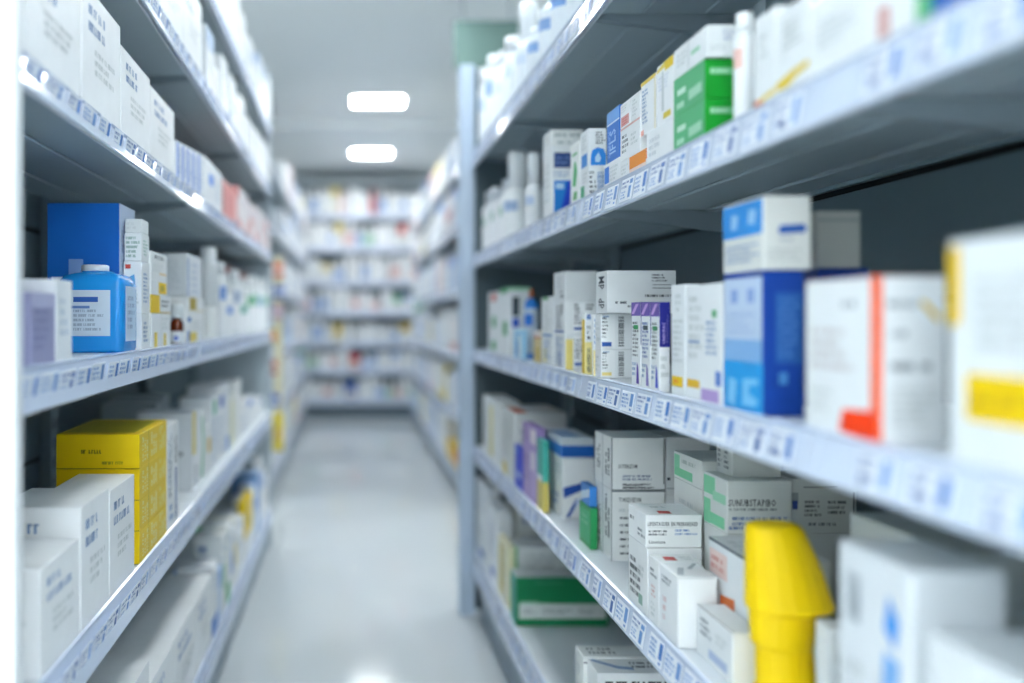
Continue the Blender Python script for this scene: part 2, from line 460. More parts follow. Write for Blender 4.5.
mb = MB(); mb.cbox(-.81, -XL+.012, 1.07, 1.098, 0, Z(1.3), mat('f0f3f5', .4, .4), .002)
tag(mb.build('end_board'), 'white board closing the end of the white-railed shelving, closest to the camera', 'end board')
mb = MB(); mb.cbox(-.81, -XL-.006, 4.756, 4.776, 0, Z(1.25), mat('b9c5cc', .4, .4), .002)
tag(mb.build('end_board'), 'grey-white board closing the shelving just before the hanging strip', 'end board')
# farther runs and the rear unit
FRZ = [1.0, .62, .2, -.22, -.62, -1.0]
FXR = .70
fy = [5.6, 7.35, 9.1, 10.85]
for i, w in enumerate(('first', 'second', 'third')):
    shelving('shelving_unit', 'blurred pale shelving bay past the post, %s of three towards the rear' % w, 1, FXR, fy[i]+.001, fy[i+1]-.001, FRZ, [z-.06 for z in FRZ], 1.05, 1.3, tags=False, group='far shelving bays')
FXL = -.50
fy2 = [5.9, 7.6, 9.3, 10.95]
for i, w in enumerate(('first', 'second', 'third')):
    shelving('shelving_unit', 'blurred shelving bay past the hanging strip, %s of three towards the rear' % w, -1, FXL, fy2[i]+.001, fy2[i+1]-.001, FRZ, [z-.06 for z in FRZ], -.9, 1.35, tags=False, group='far shelving bays')
# rear unit across the aisle end: local y runs across the room
BZ = [1.235, .845, .44, .085, -.275, -.60, -.955]
rear = empty('rear_shelving_unit', (-.75, 11.1, 0)); tag(rear, 'white shelving unit closing the aisle at the rear wall, seven stocked shelves', 'shelving unit')
def rp(nm, *boxes, par=None):
    mb = MB()
    for b in boxes: mb.cbox(*b[:6], b[6], .002)
    return mb.build(nm, par or rear)
RW = 1.75
rp('back_panel', (0, RW, .40, .42, .02, Z(1.66), backm))
for x in (-.03, RW/2-.015, RW): rp('upright', (x, x+.03, .37, .399, 0, Z(1.66), steel))
rp('plinth', (0, RW, .03, .05, 0, Z(-1.02), mat('5d6d78', .4, .4)))
for z in BZ:
    sh = rp('shelf', (0, RW, .012, .369, Z(z)-.03, Z(z), white_steel))
    rp('price_rail', (0, RW, 0, .010, Z(z)-.06, Z(z)+.004, railm), par=sh)
rp('header_panel', (0, RW, .10, .369, Z(1.60), Z(1.655), mat('b9c5cb', .4, .4)))
# ------------------------------------------------------------------ hanging sign
root = empty('hanging_sign', (.765, 5.2, CZ)); tag(root, 'blurred grey-green blank sign panel hung from the ceiling behind the post', 'sign')
mb = MB(); mb.cbox(-.19, .17, -.012, .012, -.405, -.14, mat('5f7873', .5, .3), .004); mb.build('sign_panel', root)
for x in (-.14, .12):
    mb = MB(); mb.lathe([(.004, -.14), (.004, 0)], steel, 10, x, 0); mb.build('hanger_rod', root)
# ------------------------------------------------------------------ goods that can be told apart on the shelves by the post
def lines(f, u0, v0, u1, v1, n, c=DK): return (f, 's', u0, v0, u1, v1, n, c)
# --- middle shelf, far to near
R('R3', 488.5, 499, 507, 291, WHITE, [('A', 'r', .3, .85, .75, .97, RD), ('A', 'r', .35, .42, .7, .6, GN), ('A', 'r', .3, .05, .7, .2, GN)], 'white carton with red top mark and green spots, farthest on the middle shelf')
b = R('R3', 500, 508, 530, 287, WHITE, [('A', 'r', 0, .92, 1, 1, GN), ('A', 'r', .4, .3, .9, .5, GN), ('F', 'r', .2, .58, .52, .86, '3a4a52'), ('F', 'r', .2, .42, .52, .55, '2458c8'), ('F', 'r', 0, .95, 1, 1, '9ed6b0')], 'white green-edged carton with dark square picture over blue square')
R('R3', 514, 522, 526, 330, '9fd0ee', [('A', 'r', .2, .1, .5, .6, '4fa3dc'), ('A', 'r', .6, .05, .9, .8, WHITE)], 'small light blue carton in front of the blue bottle', name='medicine_carton')
bottle(.535, F*.535/181.5, RZ['R3']+EPS, .042, .205, 'tall', '2a8ae4', 'b4633a', 'dbe8f6', '2f7fe0', 'bottle', 'blue bottle with orange-brown nozzle among the cartons on the middle shelf', shelf='R3', face=math.pi*1.25)
R('R3', 533.5, 541, 546, 331, 'd8c48c', [('A', 'r', 0, .8, 1, 1, 'f0e6e4'), ('A', 'r', 0, .78, 1, .82, RD), ('A', 'r', .3, .1, .9, .5, 'c0a858')], 'low tan carton with white lid beside the blue bottle')
R('R3', 541.5, 553, 560, 296, WHITE, [('A', 's', .2, .5, .8, .9, 6, GREY), ('A', 'r', .1, .42, .9, .46, LB), ('A', 'r', .2, .05, .45, .25, 'eadfa0'), ('A', 'r', .1, .95, .6, 1, '5da06a'), ('A', 's', .2, .1, .8, .38, 5, LB)], 'slim white carton with blue line and green top edge, left of the tallest stack')
l0 = R('R3', 553.8, 565, 597, 334, WHITE, [('A', 's', .2, .1, .8, .9, 9, LB), ('A', 'r', .55, .05, .62, .5, BL), ('F', 'r', .02, 0, .25, .85, 'f0dc82'), ('F', 'r', .26, 0, .62, .95, 'fafbfc'), ('F', 's', .3, .3, .58, .88, 6, DK), ('F', 'r', .3, .12, .56, .2, BL), ('F', 's', .7, .2, .98, .8, 4, GREY)], 'white yellow-edged carton at the bottom of the three-high stack')
l1 = R('R3', 553.8, 565, 597, 301.5, WHITE, [('A', 's', .25, .15, .7, .9, 8, DK), ('A', 'r', .1, .04, .9, .09, BL), ('A', 'r', .7, .62, .78, .95, DK), ('F', 'r', .26, .04, .64, .96, 'fafbfc'), ('F', 's', .29, .28, .5, .95, 6, DK), ('F', 'r', .28, .12, .58, .2, BL), ('F', 's', .65, .72, 1, .95, 2, DK)], 'white carton with blue underline in the middle of the three-high stack', on=l0)
R('R3', 553.8, 565, 597, 271, 'e4e7e8', [('A', 's', .25, .45, .75, .85, 3, GREY), ('A', 's', .6, .1, .9, .4, 2, DK), ('T', 'r', .05, .45, .95, .48, GREY)], 'plain pale grey carton topping the three-high stack', on=l1)
R('R3', 582, 585, 592.4, 312, WHITE, [('A', 'r', 0, 0, 1, .88, 'e8cb4a'), ('F', 'r', 0, 0, 1, .52, 'f0e29a'), ('F', 'b', .25, .04, .75, .42, DK, True), ('F', 's', .3, .55, .7, .8, 3, DK), ('F', 'r', .2, .88, .8, .93, LB), ('F', 's', .3, .9, .8, .98, 1, BL)], 'slim white and yellow carton with barcode before the three-high stack')
R('R3', 592.8, 593.5, 600, 314, WHITE, [('F', 'r', 0, 0, 1, .42, 'edd98a'), ('F', 's', .1, .5, .9, .95, 5, LB), ('F', 'r', .5, .26, 1, .3, DK)], 'narrow white carton with yellow lower half wedged beside the barcode stack', X=XRF+.001)
def bar_faces(red): return [('F', 'r', .01, .03, .45, .97, 'f6f8f8'), ('F', 'b', .56, .08, .74, .92, DK, True), ('F', 's', .04, .3, .22, .92, 6, DK), ('F', 'r', .03, .08, .34, .2, BL if red else 'ecd98c'), ('F', 'r', .06, .9, .26, .93, LB), ('A', 's', .1, .2, .9, .8, 4, GREY)]
s0 = R('R3', 592, 601, 632, 349.5, WHITE, bar_faces(0), 'white carton with barcode, lower of two under the wide grey carton', X=XRF+.004)
s1 = R('R3', 592, 601, 632, 313.6, WHITE, bar_faces(1), 'white carton with barcode and blue line, directly under the wide grey carton', X=XRF+.004, on=s0)
R('R3', 596, 607, 676, 270.5, 'e0e3e4', [('A', 't', .75, .1, .5, 'dP  dM', DK, .8, True), ('F', 's', .65, .73, .93, .93, 3, DK), ('F', 'r', .66, .58, .93, .595, DK), ('F', 'r', .66, .66, .93, .672, DK), ('F', 's', .55, .36, .93, .46, 1, DK), ('F', 's', .12, .2, .44, .3, 1, DK, False), ('F', 's', .3, .12, .46, .2, 1, DK)], 'wide pale grey carton with small black print, on the two barcode cartons', on=s1)
for k, (a, c) in enumerate(((631.5, 640.6), (641.2, 650.2), (650.8, 659.5))):
    R('R3', a, c, 670 if k == 2 else c+10, 302, WHITE, [('A', 'r', 0, .84, 1, 1, PU), ('A', 'q', [(0, .86), (.5, .98), (.8, .98), (.3, .86)], 'c9a6dc'), ('A', 's', .15, .35, .85, .78, 9, (DK, BL, DK)[k]), ('A', 'r', .25, .68, .75, .73, (GN, '46565e', '3f8f62')[k]), ('A', 'q', [(.55, .04), (.85, .04), (.75, .24), (.6, .3)], ('5a3fa0', '8f86c8', '3a4fc0')[k]), ('A', 's', .1, .12, .5, .3, 3, LB), ('F', 'r', 0, .5, 1, 1, '262a86'), ('F', 't', .55, .54, .28, 'UNISUPAC', 'c6b4ec', .36, True), ('F', 's', .65, .55, .85, .9, 2, '8d86cc', True), ('F', 's', .1, .15, .9, .42, 3, GREY)],
      'slim white carton with purple top, %s of three by the wide grey carton' % ('farthest', 'middle', 'closest')[k])
R('R3', 671.5, 685, 700, 284, 'edf1f3', [('A', 's', .3, .75, .7, .93, 3, GREY), ('A', 's', .15, .3, .85, .7, 8, GREY), ('A', 'r', .05, .09, .85, .18, YE), ('A', 's', .2, .11, .7, .16, 1, OR)], 'white carton with yellow patch, just past the purple-topped trio')
R('R3', 686, 722, 735, 282.5, 'eef1f3', [('A', 's', .1, .35, .5, .92, 7, GREY), ('A', 's', .58, .4, .95, .7, 6, LB), ('A', 'r', .75, .72, .86, .78, '3fae6a'), ('A', 'r', .04, .11, .4, .18, 'e6b82a'), ('A', 'r', .45, .02, .92, .12, 'b69ad4'), ('A', 'r', .84, .16, .98, .28, '4f7fd0'), ('A', 'r', .08, .5, .4, .52, LB)], 'white carton with purple patch and orange dash, beside the tall blue carton')
bb = R('R3', 724, 763, 804, 270, '15429c', [('A', 'r', .02, .48, .98, .96, 'c3d4ec'), ('A', 'r', .02, .33, .98, .52, '84b2e2'), ('A', 'r', 0, 0, 1, .36, '1c9be2'), ('A', 'q', [(.1, .06), (.3, .03), (.35, .22), (.15, .24)], '7cc4f0'), ('A', 'q', [(.5, .05), (.8, .05), (.9, .1), (.65, .14), (.68, .2), (.9, .21), (.88, .25), (.52, .24)], '7cc4f0'), ('A', 'r', .2, .78, .38, .88, '8aa6dc'), ('A', 'r', .62, .78, .8, .88, '8aa6dc'), ('A', 's', .1, .55, .9, .72, 4, '9fb7de'), ('F', 'r', .3, .36, .95, .85, '2e62ac'), ('F', 's', .36, .4, .9, .82, 10, '5484c4'), ('F', 'r', .38, .22, .6, .3, '4c8ccc')], 'tall blue carton with sky blue lower side, front of the middle shelf')
R('R3', 723.5, 763.5, 811, 195.5, 'e2e4e0', [('A', 'r', 0, .5, .98, .97, '2790e0'), ('A', 'q', [(.2, .62), (.36, .62), (.4, .82), (.22, .84)], '9ccaf0'), ('A', 'q', [(.62, .66), (.8, .64), (.84, .84), (.66, .86)], '9ccaf0'), ('A', 's', .08, .12, .9, .4, 4, LB), ('F', 'q', [(.3, .52), (.36, .48), (.85, .5), (.92, .56), (.85, .62), (.36, .6)], '2d62b4'), ('F', 's', .35, .36, .85, .46, 1, 'b5bdc4'), ('F', 's', .1, .1, .9, .3, 3, 'c6cac8')], 'white and blue carton with blue oval, on the tall blue carton', on=bb)
yb_ = 1.19
b2 = box('R', .603, .668, yb_+.02, yb_+.14, RZ['R3']+EPS, (VY-268)*(yb_+.02)/F, '1a3c8c', [('F', 'r', .1, .2, .9, .8, '24509c')], label='dark blue carton half hidden behind the tall blue carton', shelf='R3')
box('R', .604, .66, yb_+.025, yb_+.13, b2.z1+EPS, (VY-211)*(yb_+.025)/F, 'b9bcb6', [('F', 'r', 0, .82, 1, .86, '98a0a0')], label='small grey-white carton topping the half hidden dark blue one', shelf='R3')
R('R3', 806, 877, 946, 276, 'edf0f2', [('A', 'r', .93, .0, 1, 1, 'ff5c04'), ('F', 'r', 0, 0, .07, 1, 'ff5c04'), ('A', 'q', [(.5, .03), (1, .0), (1, .19), (.55, .17)], 'ff4000'), ('A', 's', .55, .8, .8, .88, 1, '6c7880', False), ('A', 's', .08, .4, .75, .7, 4, 'cfc4c4'), ('A', 's', .1, .12, .4, .3, 3, GREY), ('F', 's', .16, .8, .62, .87, 1, '6c7880', False), ('F', 's', .2, .62, .65, .69, 1, '8a949a', False), ('F', 's', .2, .42, .85, .5, 1, '7c868c', False), ('F', 'q', [(.62, .84), (.68, .86), (.92, .76), (.88, .72)], 'e0bc2c'), ('F', 's', .2, .1, .85, .34, 5, GREY), ('T', 'r', 0, 0, 1, 1, 'e8622a')], 'white carton with orange corner stripe, front of the middle shelf')
R('R3', 949, 1180, 1330, 212, 'e9edf0', [('A', 'r', 0, .62, .07, .97, YE), ('A', 'r', .10, .2, .62, .41, 'f2cc00'), ('A', 's', .14, .26, .5, .33, 1, 'c99a20', False), ('A', 's', .16, .5, .6, .84, 5, GREY, False), ('F', 's', .1, .3, .9, .8, 6, GREY)], 'large blurred white carton with yellow label, closest on the middle shelf')
# --- second shelf: far to near
for i, (px, yt, d, kd) in enumerate(((489, 192, .05, 'round'), (497.5, 188, .05, 'jar'), (506.5, 180, .05, 'round'))):
    y = F*.525/(px-VX); bottle(.525, y, RZ['R2']+EPS, d, (VY-yt)*y/F-RZ['R2'], kd, 'f2f5f6', 'e8edf2', 'f4f6f8', '9fc0b0', label=None, shelf='R2', look='white %s bottle' % ('round', 'squat', 'domed')[i], face=math.pi)
y = F*.545/(518-VX); bottle(.545, y, RZ['R2']+EPS, .088, (VY-152)*y/F-RZ['R2'], 'wide', 'f0f4f4', 'f2f5f6', 'f2f5f6', '9fb7d8', 'bottle', 'big frosted white bottle with wide shoulders at the far end, second shelf', shelf='R2', face=math.pi*1.2)
y = F*.53/(534-VX); bottle(.53, y, RZ['R2']+EPS, .05, (VY-153)*y/F-RZ['R2'], 'wide', 'f0f3f5', 'f0f3f5', 'f4f6f8', 'c2d2ea', 'bottle', 'white bottle standing between the frosted bottle and the navy-square carton', shelf='R2', face=math.pi*1.2)
c = R('R2', 543, 552, 572, 145.5, WHITE, [('F', 'r', .1, .68, .95, .9, '2c4680'), ('F', 's', .2, .72, .85, .86, 2, '6c86bc'), ('F', 'r', .1, .02, .8, .5, '1c7fd0'), ('F', 'q', [(.45, .06), (.9, .02), (.95, .5), (.8, .5)], '2244c8'), ('F', 'r', .2, .38, .6, .46, 'bcd8f0'), ('F', 's', .1, .54, .95, .64, 2, LB), ('A', 's', .2, .2, .8, .8, 6, GREY)], 'white carton with navy square and blue picture, second shelf')
R('R2', 543.5, 551, 583, 129.5, 'eef0ee', [('F', 's', .1, .5, .95, .85, 1, 'a9b4b4'), ('F', 's', .2, .1, .9, .35, 1, '9aa6a8'), ('A', 's', .2, .3, .8, .7, 2, GREY)], 'flat white carton lying on the navy-square carton', on=c)
R('R2', 570.5, 579.5, 583, 140, 'f2f4f2', [('A', 'q', [(.25, .3), (.6, .28), (.75, .52), (.6, .68), (.45, .7)], '3fb268'), ('A', 'q', [(.3, .06), (.7, .06), (.75, .18), (.4, .2)], '57ae62'), ('A', 'r', .2, .8, .75, .84, '6fba84')], 'slim white carton with green leaf-like patch, second shelf', X=XRF)
c = R('R2', 580.5, 588.5, 606, 167, WHITE, [('A', 'r', .05, .05, .5, .45, '3aa878'), ('A', 's', .3, .5, .95, .9, 3, GREY), ('F', 's', .05, .1, .4, .9, 5, DK), ('F', 'b', .5, .1, .95, .85, LB, True)], 'small white carton with green corner under the blue-drop carton')
R('R2', 580.5, 588.5, 606.5, 128, 'edf1f3', [('A', 'r', .15, .05, .85, .38, '3a8fdc'), ('A', 's', .2, .5, .8, .9, 4, GREY), ('F', 'q', [(.12, .04), (.95, .04), (.98, .3), (.85, .46), (.5, .5), (.2, .42), (.12, .25)], '2f86d8'), ('F', 'q', [(.38, .12), (.62, .12), (.7, .22), (.56, .38), (.36, .24)], 'bfdcf4'), ('F', 's', .4, .58, .95, .92, 5, DK)], 'white carton with blue drop emblem, second shelf', on=c)
c = R('R2', 604, 619.5, 636, 156.5, WHITE, [('A', 'r', .05, .15, .35, .85, '3a7fd8'), ('A', 's', .4, .15, .9, .8, 4, GREY)], 'small white carton with blue stripe under the slim blue carton')
R('R2', 607, 619.5, 636, 104, '1f72d0', [('A', 'r', 0, .76, 1, .98, '6fa6e4'), ('A', 'r', 0, .72, 1, .755, 'cfe0f4'), ('A', 't', .7, .12, .5, 'IFLS', 'a9cdf4', .5, True), ('A', 's', .12, .08, .3, .6, 2, '8fbcf0', True)], 'slim upright blue carton with pale top band, second shelf', on=c)
c0 = R('R2', 620.3, 646, 664, 148, WHITE, [('A', 'r', .38, .28, 1, .98, 'f0922c'), ('A', 'r', .38, .02, 1, .3, 'f3d9cf'), ('A', 's', .05, .2, .34, .8, 3, GREY), ('F', 'r', 0, .45, 1, 1, 'e87c20')], 'white carton with orange patch at the bottom of its stack')
c1 = R('R2', 620.3, 640, 656, 116.5, 'f1f3f4', [('A', 's', .1, .2, .45, .8, 4, DK), ('A', 's', .55, .3, .9, .7, 3, GREY), ('A', 'r', 0, .94, 1, 1, 'eac0ba')], 'plain white carton in the middle above the orange-patched carton', on=c0)
R('R2', 620.3, 630, 646, 98, 'f2f2f3', [('A', 'r', .1, .05, .9, .45, 'dc9f9a'), ('A', 's', .2, .1, .8, .4, 3, RD), ('A', 's', .15, .6, .8, .9, 3, GREY)], 'white and red carton on top of the orange-patched stack', on=c1)
R('R2', 630.7, 640, 656, 90, 'f1f3f4', [('A', 's', .2, .15, .8, .85, 5, GREY)], 'plain white carton next to the red one atop its stack', on=c1)
c0 = R('R2', 646.7, 673.5, 700, 117, 'f3f5f6', [('A', 's', .1, .2, .5, .8, 3, 'd0d4d8')], 'blank white carton under the two yellow-topped cartons')
R('R2', 641, 656, 676, 72, 'f2f4f5', [('A', 'r', 0, .93, 1, 1, 'e6c84a'), ('A', 's', .1, .2, .5, .85, 9, LB), ('A', 'r', .9, 0, 1, .95, 'eae2c8'), ('A', 'r', .0, .0, .2, .1, 'eba898')], 'white carton with thin yellow top, second of the yellow-topped pair', on=c0)
R('R2', 657, 673.5, 700, 54, 'f3f5f6', [('A', 'r', .5, .84, 1, 1, 'e4c40c'), ('A', 'q', [(0, .93), (.5, 1), (.5, .9), (0, .88)], 'e8d25c'), ('A', 's', .1, .55, .8, .8, 4, 'ccd2e0'), ('A', 'r', .4, .06, .85, .16, 'dcc63c'), ('A', 'q', [(.3, .2), (.45, .2), (.42, .85), (.32, .85)], GREY)], 'white carton with yellow corner, beside the green stack', on=c0)
gp = [('A', 'r', 0, 0, 1, 1, '4fae74'), ('A', 'r', .12, .5, .4, .66, 'c6e6d2'), ('A', 'r', .1, .14, .35, .3, 'a8d8ba'), ('A', 'q', [(.5, .2), (.9, .24), (.9, .5), (.5, .46)], 'a4d4b6'), ('F', 'r', .15, .6, .86, .78, '7cc890'), ('F', 's', .17, .62, .84, .76, 1, 'c6ecd0', False)]
g0 = R('R2', 674, 705, 738, 98.5, '0f9a2c', gp, 'green carton with white panel, lower of the green pair')
g1 = R('R2', 674, 705, 738, 58.5, '0f9a2c', gp, 'green carton with white panel, upper of the green pair', on=g0)
R('R2', 674, 707, 739, 24.5, 'eef1f2', [('A', 's', .1, .3, .4, .8, 3, GREY), ('A', 'r', .55, .4, .8, .55, '9fd0b2'), ('A', 'r', .45, .05, .48, .95, GREY), ('F', 's', .5, .5, .95, .9, 4, 'b4bcd4'), ('F', 's', .1, .2, .9, .4, 2, GREY)], 'white carton resting on the green pair', on=g1)
y = F*.515/(745-VX); bottle(.515, y, RZ['R2']+EPS, .028, (VY-14)*y/F-RZ['R2'], 'slim', 'eff3f4', 'f2f5f6', 'f2f4f6', 'ecc4ba', 'bottle', 'slim white bottle right beside the green pair of cartons', shelf='R2', face=math.pi*1.1)
for i, (a, c_, xr, yt, pr, lb) in enumerate((
    (754, 775, 800, 5, [('A', 'r', 0, .02, .5, .1, 'd98a6a'), ('A', 'q', [(.3, .06), (1, .08), (1, .14), (.3, .1)], 'e6cc3c'), ('A', 's', .3, .5, .7, .8, 3, GREY)], 'blurred white carton with orange dot, past the slim white bottle'),
    (776, 811, 850, -10, [('A', 'q', [(0, .10), (.35, .08), (.6, .16), (.95, .2), (.95, .27), (.5, .25), (0, .18)], 'e6c832'), ('A', 's', .2, .5, .8, .85, 4, GREY)], 'blurred white carton with rising yellow wave'),
    (812, 868, 900, -30, [('A', 's', .15, .35, .8, .75, 4, 'd3d9dc')], 'blurred blank white carton between yellow wave and pink stripe'),
    (869, 922, 960, -50, [('A', 'r', .18, .1, .42, .55, 'd8a8a4'), ('A', 'r', 0, 0, .1, 1, 'f6f8f8'), ('A', 'r', .9, 0, 1, 1, '5cc07c')], 'blurred white carton with pink stripe and green edge'),
    (923, 1010, 1060, -90, [('A', 'r', .0, .05, 1, 1, '2a62b8'), ('A', 'r', .0, .0, .12, 1, '48b070')], 'blurred blue carton at the frame corner, second shelf'))):
    R('R2', a, c_, xr, yt, 'f0f3f4' if i < 4 else '2a62b8', pr, lb)
# --- lower shelf: far to near
R('R4', 483, 497, 520, 402, 'eef0ee', [('A', 'r', .5, .1, .75, .9, 'e8dfa8'), ('A', 's', .05, .2, .45, .8, 6, GREY)], 'tall white carton with yellow strip, farthest on the fourth shelf')
R('R4', 500, 515, 567, 413, 'e6e8e6', [('A', 'r', .2, .02, .5, .2, 'e6d47c'), ('T', 'r', .02, .0, .25, .6, 'e0622c'), ('F', 's', .1, .3, .9, .8, 4, 'bfc6c4'), ('A', 's', .2, .3, .9, .85, 6, GREY)], 'wide off-white carton with orange spot on top, fourth shelf')
R('R4', 514.5, 522, 527, 449, '2440cc', [('A', 'r', .2, .25, .9, .4, 'a8b8e8'), ('A', 'r', .1, .8, .5, .95, '4f86e0')], 'small royal blue carton in front of the purple cartons')
p0 = R('R4', 523, 536.5, 546, 449, 'b49ad0', [('A', 'r', .55, .55, .95, .9, 'e6dcea'), ('A', 's', .1, .3, .5, .8, 4, '8d74b0'), ('A', 'r', .7, .1, .9, .6, 'c9b2dc')], 'purple carton, lower of the purple pair')
R('R4', 523, 536.5, 546, 429, 'a58cc4', [('A', 'r', .55, .1, .98, .85, 'ece2ea'), ('A', 's', .1, .2, .5, .8, 2, '8468a8')], 'purple carton with white patch, upper of the purple pair', on=p0)
R('R4', 537.2, 542.6, 549, 441, '49b2a4', [('A', 'r', 0, 0, 1, .42, 'd6c46a'), ('F', 'r', 0, 0, 1, .42, 'd6c46a'), ('A', 'r', 0, .42, 1, .5, WHITE)], 'thin teal and yellow carton standing next to purple pair')
XB4 = .525
w0 = R('R4', 544, 562.5, 595, 459, 'eef0f0', [('A', 's', .1, .2, .4, .5, 2, BL, False), ('A', 's', .5, .15, .95, .4, 2, BL, False), ('A', 's', .5, .7, .95, .9, 2, GREY, False), ('F', 'q', [(.02, .52), (.7, .62), (.7, .5), (.04, .34)], '2450a8'), ('F', 'q', [(.1, .03), (.22, .03), (.5, .3), (.42, .34)], '2c56a8'), ('F', 'q', [(.4, .2), (.95, .44), (.98, .52), (.4, .3)], 'c9d6ec'), ('T', 's', .1, .3, .9, .8, 3, 'b8bec2')], 'white carton with slanted blue lettering block, fourth shelf', X=XB4)
R('R4', 544.5, 561.5, 594, 438, 'd7e2ec', [('F', 'r', 0, .05, 1, .62, '1d62b8'), ('A', 'r', 0, .05, 1, .62, '3f8cdc'), ('F', 'r', 0, .62, 1, 1, 'c9d2d6'), ('T', 'r', .05, .1, .6, .8, '9fc0e4')], 'blue-banded pack lying on the slanted-lettering carton', X=XB4, on=w0)
g0 = R('R4', 579.5, 590.5, 597, 509, '2c9c5c', [('A', 'r', .08, .1, .92, .9, '48b47c'), ('A', 's', .2, .5, .8, .8, 2, '8fd0ac')], 'small green carton between slanted-lettering carton and big double stack', X=.515)
R('R4', 581, 589.5, 597, 487, '3d86d2', [('A', 'q', [(0, .1), (1, .5), (1, .9), (0, .5)], 'cfe0f2')], 'small blue carton lying on the small green carton', X=.517, on=g0)
XD = .535
d_f = [('F', 's', .13, .33, .6, .41, 1, DK, False), ('F', 's', .2, .18, .88, .3, 2, '5b6f98'), ('F', 's', .2, .02, .8, .12, 2, DK), ('A', 'r', .46, 0, .49, 1, '8c9698'), ('A', 's', .1, .3, .35, .75, 2, DK, True), ('A', 's', .6, .25, .9, .8, 2, DK, True), ('A', 'r', .97, 0, 1, 1, '4c565c'), ('F', 'r', 0, 0, .006, 1, '4c565c')]
d0 = R('R4', 595, 612, 665, 490.5, 'e8eae8', [('F', 't', .13, .84, .06, 'TUREZUIZUNI', DK, .42), ('F', 'r', 0, .98, 1, 1, '6c767c'), ('F', 's', .13, .68, .95, .76, 1, GREY)]+[('F', 's', .15, .08+k*.1, .5, .14+k*.1, 1, DK, False) for k in range(6)]+[('A', 'r', .46, 0, .49, 1, '8c9698'), ('A', 's', .6, .3, .9, .9, 2, DK, True), ('A', 's', .1, .1, .35, .7, 2, DK, True), ('A', 'r', .97, 0, 1, 1, '4c565c')], 'big white carton with black print, lower of the tall double stack', X=XD)
R('R4', 595, 612, 665, 438, 'e8eae8', [('F', 't', .12, .42, .075, 'SUTERIZUM', DK, .36), ('F', 'r', 0, 0, 1, .014, '4c565c'), ('F', 's', .2, .02, .85, .14, 2, DK, False), ('F', 'r', .97, .12, .985, 1, '39424a')]+d_f[1:], 'big white carton with black print, upper of the tall double stack', X=XD, on=d0)
yy = F*.492/(612.-VX)
x2 = XD + (665-612)*(F*XD/(612-VX))/F + .003
yd = F*XD/(612-VX)+.004
e0 = box('R', x2, x2+.09, yd, yd+.13, RZ['R4']+EPS, -.36, 'e2e4e2', [], label='white carton low behind the front stack, right of the double stack', shelf='R4')
box('R', x2, x2+.09, yd, yd+.13, -.36+EPS, (VY-437.5)*yd/F, 'dfe1df', [('F', 'r', .03, .25, .1, .3, DK), ('F', 'r', .02, .1, .98, .115, '8c9698')], label='pale carton level with the double stack, at its far-from-aisle side', shelf='R4')
# front stack
f1 = R('R4', 628.5, 647.5, 702, 549, 'eceeee', [('A', 's', .1, .15, .7, .75, 5, DK), ('A', 'r', .55, .1, .75, .25, '8fb2a4'), ('A', 's', .55, .5, .9, .7, 2, GREY)], 'white carton under the red-marked flat carton')
R('R4', 628.5, 645.8, 702, 515, 'eff1f1', [('T', 'q', [(.28, .12), (.5, .1), (.52, .32), (.3, .34)], 'c8453e'), ('T', 's', .3, .55, .6, .8, 1, GREY), ('F', 't', .03, .66, .13, 'LIPENTAGUER EN PRERAREAED', DK, .9), ('F', 'r', .04, .6, .66, .615, GREY), ('F', 's', .05, .35, .5, .55, 2, DK), ('F', 's', .52, .36, .94, .58, 2, '6f93c8'), ('F', 't', .05, .12, .1, 'Lisueiusa', DK, .3), ('A', 's', .1, .55, .5, .75, 1, DK, False), ('A', 's', .55, .2, .95, .5, 2, '6c7680', False)], 'flat white carton with red mark on its lid and printed front', on=f1)
R('R4', 648.5, 658.6, 702, 562, 'f0f2f2', [('T', 'q', [(.2, .2), (.48, .16), (.5, .62), (.24, .66)], 'c8453e'), ('T', 's', .6, .2, .95, .7, 2, GREY), ('A', 's', .2, .7, .8, .85, 2, '59636c', False), ('A', 's', .3, .4, .7, .6, 3, 'd8a8a4'), ('A', 's', .25, .1, .75, .35, 3, GREY)], 'slim white carton with red lid mark, behind the plain front carton')
R('R4', 659.3, 678, 717.5, 577, 'f0f2f3', [('T', 'q', [(.05, .15), (.2, .1), (.45, .6), (.3, .62)], 'b9c0c6'), ('T', 'q', [(.5, .55), (.6, .5), (.95, .9), (.85, .92)], 'aeb6bc'), ('A', 's', .15, .75, .75, .88, 2, '76808a', False), ('A', 's', .2, .2, .4, .6, 3, 'e0c4c4'), ('F', 'r', .0, .97, 1, 1, 'd9dcdc')], 'plain white carton at the shelf edge with grey lid dashes', c=.0014)
